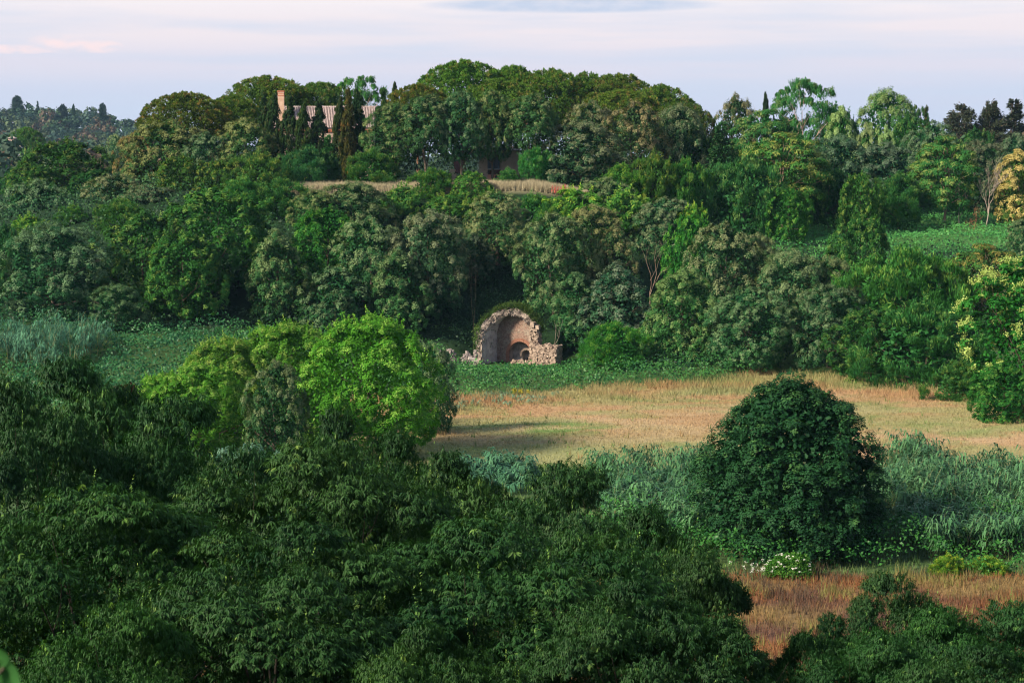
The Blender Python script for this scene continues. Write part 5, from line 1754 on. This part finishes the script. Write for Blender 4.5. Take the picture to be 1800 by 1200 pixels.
# ------------------------------------------------------------------ bare trees, coloured shrubs, flowers
def bare(name, seed, px, top, D, H0, r0, spread, depth, kids, first, bark, label, cat='tree', base=None, wpx=None):
    p = at(px, top, D)
    gz = float(ground_z(p[0], D)) if base is None else base
    root = link(name, None)
    root.location = (p[0], D, gz)
    me = bare_tree(seed, H0, r0, spread, depth, kids, first)
    co = np.empty(len(me.vertices) * 3, np.float32); me.vertices.foreach_get('co', co)
    co = co.reshape(-1, 3)
    s = (p[2] - gz) / co[:, 2].max()
    sx = s if not wpx else (wpx / ppm(D)) / (co[:, 0].max() - co[:, 0].min())
    root.scale = (sx, sx, s)
    link('branches', me, root, bark)
    tag(root, label, cat)
    return root


bare('bare_tree', 3, 1735, 268, 426, 12, .10, .36, 5, 3, .30, BARK_GREY, 'leafless pale tree left of the cream flowering tree', wpx=75)
bare('bare_tree', 8, 1690, 318, 428, 8, .10, .25, 3, 2, .45, BARK_GREY, 'thin leafless sapling just left of the leafless pale tree', wpx=26)
bare('dead_tree', 5, 1145, 416, 350, 12, .05, .55, 4, 2, .30, BARK_PALE, 'dead pale branches sticking out of the oaks above the blue grey oak', wpx=62)
bare('rust_shrub', 6, 1714, 357, 415, 4, .022, .95, 5, 3, .2, TWIG_RED, 'rust red dry shrub at the edge of the slope field', 'shrub', wpx=42)
bare('grey_twigs', 7, 832, 430, 338, 14, .05, .12, 3, 2, .5, BARK_DARK, 'thin pale stems in the shadow gap left of the ruin', 'tree', wpx=22)
bare('grey_twigs', 17, 972, 560, 333.5, 8, .06, .10, 2, 2, .6, BARK_GREY, 'two thin pale stems at the right shoulder of the ruin', 'tree', wpx=18)
bare('dry_sticks', 19, 1607, 676, 296, 3, .07, .5, 2, 2, .6, BARK_PALE, 'pale broken sticks at the wood edge right of the round tree', 'branches', wpx=16)


def spikes(name, px, py, D, n, h, col, label, cat, seed, rad=.8, flower=None):
    """upright leafy spikes (dock, fireweed) or flower heads on stalks"""
    r = np.random.default_rng(seed)
    p = at(px, py, D)
    gz = float(ground_z(p[0], D))
    root = link(name, None)
    root.location = (p[0], D, gz)
    LVs, T_ = Leaves(), Tubes()
    for k in range(n):
        b = np.array((r.normal() * rad, r.normal() * rad * .7, 0))
        e = b + np.array((r.normal() * .12 * h, r.normal() * .12 * h, h * r.uniform(.7, 1.1)))
        T_.add(np.array([b, (b + e) / 2, e]), np.array((.025, .02, .012)), 4)
        m = 60
        s = r.uniform(.4, 1.02, m)[:, None]
        P = b + (e - b) * s + r.normal(size=(m, 3)) * .09
        LVs.add(P, r.normal(size=(m, 3)) + np.array((0, 0, .6)), r.normal(size=(m, 3)), .16, .09, r.random(m), 0)
    link('stalks', T_.mesh('stalks'), root, BARK)['kind'] = 'stuff'
    mt = leaf_mat(name + '_heads', col, tuple(q * 1.3 for q in col), (.8, .8, .7), .15)
    link('seed_heads', LVs.mesh('seed_heads'), root, mt)['kind'] = 'stuff'
    tag(root, label, cat)
    return root


spikes('red_dock', 222, 692, 70, 4, .34, (.05, .008, .010), 'dark red dock spikes behind the left foreground trees', 'plant', 2, .12).location.z = float(at(222, 700, 70)[2])
spikes('red_flower_spikes', 985, 326, 396, 14, 2.0, (.55, .12, .10), 'pinkish red flower spikes at the right end of the pale grass strip', 'plant', 3, .8)
spikes('yellow_flowers', 908, 702, 292, 12, .8, (.34, .30, .04), 'tiny yellow flower patch at the back left of the meadow', 'plant', 4, .7)

# white flowered plant in front of the dark dome tree
r = np.random.default_rng(61)
p = at(1386, 1018, 165)
el = link('white_flowered_bush', None)
el.location = (p[0], 164.5, float(ground_z(p[0], 164.5)))
LVe = Leaves()
n = 5200
a, q = r.random(n) * 6.283, np.sqrt(r.random(n))
z = 2.0 * np.sqrt(np.clip(1 - q * q, 0, 1)) * r.random(n) ** .3 * (.55 + .75 * fbm(np.cos(a) * q * 2.1, np.sin(a) * q * 1.3, .9))
LVe.add(np.stack([np.cos(a) * q * 2.1, np.sin(a) * q * 1.3, z + .1], 1), r.normal(size=(n, 3)), r.normal(size=(n, 3)) * .5 + np.array((0, -.4, .8)), .22, .12, r.random(n), (r.random(n) < .2) * .6)
o = link('leaves', LVe.mesh('leaves'), el, leaf_mat('elder_leaves', (.03, .125, .018), (.07, .21, .03), (.16, .3, .06), .3))
LVf = Leaves()
for k in range(46):
    a, q = r.random() * 6.283, math.sqrt(r.random())
    c = np.array((math.cos(a) * q * 2.2, math.sin(a) * q * 1.3 - .15, 2.05 * math.sqrt(max(0, 1 - q * q)) + .12 - .4 * r.random()))
    m = 16
    d = r.random((m, 2)) * 6.283
    P = c + np.stack([np.cos(d[:, 0]) * .12 * r.random(m), np.sin(d[:, 0]) * .12 * r.random(m), r.normal(size=m) * .015], 1)
    LVf.add(P, r.normal(size=(m, 3)) * np.array((1, 1, .3)), np.array((0, -.3, 1)) + r.normal(size=(m, 3)) * .3, .08, .07, .5, 1)
o = link('flowers', LVf.mesh('flowers'), el, leaf_mat('white_umbels', (.7, .7, .66), (.75, .75, .7), (.82, .82, .78), .2))
tag(el, 'fresh green plant dotted with white flowers at the foot of the dark dome tree', 'plant')
LVf = Leaves(); T_ = Tubes()
w2 = link('white_flowered_plant', None)
p = at(1335, 1012, 164)
w2.location = (p[0], 164, float(ground_z(p[0], 164)))
for k in range(26):
    b = np.array((r.normal() * .8, r.normal() * .5, 0)); e = b + np.array((r.normal() * .2, r.normal() * .2, r.uniform(.8, 1.6)))
    T_.add(np.array([b, (b + e) / 2, e]), np.array((.02, .018, .012)), 4)
    m = 10
    LVf.add(e + r.normal(size=(m, 3)) * .07, r.normal(size=(m, 3)), np.array((0, -.3, 1)) + r.normal(size=(m, 3)) * .3, .07, .06, .5, 1)
link('stems', T_.mesh('stems'), w2, rough_mat('green_stem', [(.08, .13, .05), (.12, .18, .07)], 2))
link('flowers', LVf.mesh('flowers'), w2, bpy.data.materials['white_umbels'])
tag(w2, 'thin weeds with white flower heads left of the fresh green flowered plant', 'plant')

# branch of broad leaves close to the camera, bottom left corner
tw = link('near_branch', None)
c0 = at(-60, 1230, 3.6)
tw.location = tuple(c0)
tag(tw, 'blurred broad green leaves in the bottom left corner', 'branch')
u_ = 3.6 / F                                      # one photo pixel at this distance
T_ = Tubes()
T_.add(np.array([(-160, 0, -120), (-60, 0, -50), (20, 0, 0), (70, 0, 60)]) * u_, np.array((7, 6, 4, 2.5)) * u_, 6)
link('twig', T_.mesh('twig'), tw, BARK)


def broad_leaf(name, base, tip, wid, bend, mat):
    base, tip = np.array(base) * u_, np.array(tip) * u_
    d = tip - base
    s = np.linspace(0, 1, 9)
    half = wid * u_ * np.sin(np.pi * np.clip(s, 0, 1) ** .8) ** .8 * .5
    side = unit(np.cross(d, np.array((.25, 1., .1))))
    nrm = unit(np.cross(side, d))
    mid = base + d * s[:, None] + nrm * (np.sin(np.pi * s) * bend * u_)[:, None]
    G = np.stack([mid - side * half[:, None] + nrm * half[:, None] * .3, mid, mid + side * half[:, None] + nrm * half[:, None] * .3], 1)
    V = G.reshape(-1, 3)
    i = np.arange(8)[:, None] * 3
    Fc = np.concatenate([np.stack([i, i + 1, i + 4, i + 3], -1), np.stack([i + 1, i + 2, i + 5, i + 4], -1)], 1).reshape(-1, 4)
    me = make_mesh(name, V, Fc, 4, {'v': np.full(len(Fc), .5), 'tip': np.zeros(len(Fc))}, True)
    return link(name, me, tw, mat)


NL = leaf_mat('near_leaf', (.03, .11, .03), (.05, .16, .04), (.1, .2, .05), .3)
broad_leaf('leaf', (58, 0, 62), (78, 4, -10), 34, 6, NL)
broad_leaf('leaf', (62, 0, 74), (98, -5, 22), 26, 5, NL)
broad_leaf('leaf', (40, 2, 20), (52, 6, -48), 30, 4, NL)
broad_leaf('leaf', (70, 0, 60), (64, -6, 96), 22, 3, NL)

# ------------------------------------------------------------------ haze
HZ = Poly()
HZ.box(-3950, 3950, -110, 3950, -6, 110)
haze = HZ.build('haze', None, None)
hm, hn, hl = new_mat('haze')
pv = hn.new('ShaderNodeVolumePrincipled')
pv.inputs['Color'].default_value = (.40, .68, 1.0, 1)
pv.inputs['Density'].default_value = 0.000035
pv.inputs['Anisotropy'].default_value = 0.1
ho = hn.new('ShaderNodeOutputMaterial')
hl.new(pv.outputs[0], ho.inputs['Volume'])
haze.data.materials.append(hm)
haze.display_type = 'WIRE'
tag(haze, 'thin blue evening haze filling the valley', 'haze', kind='stuff')
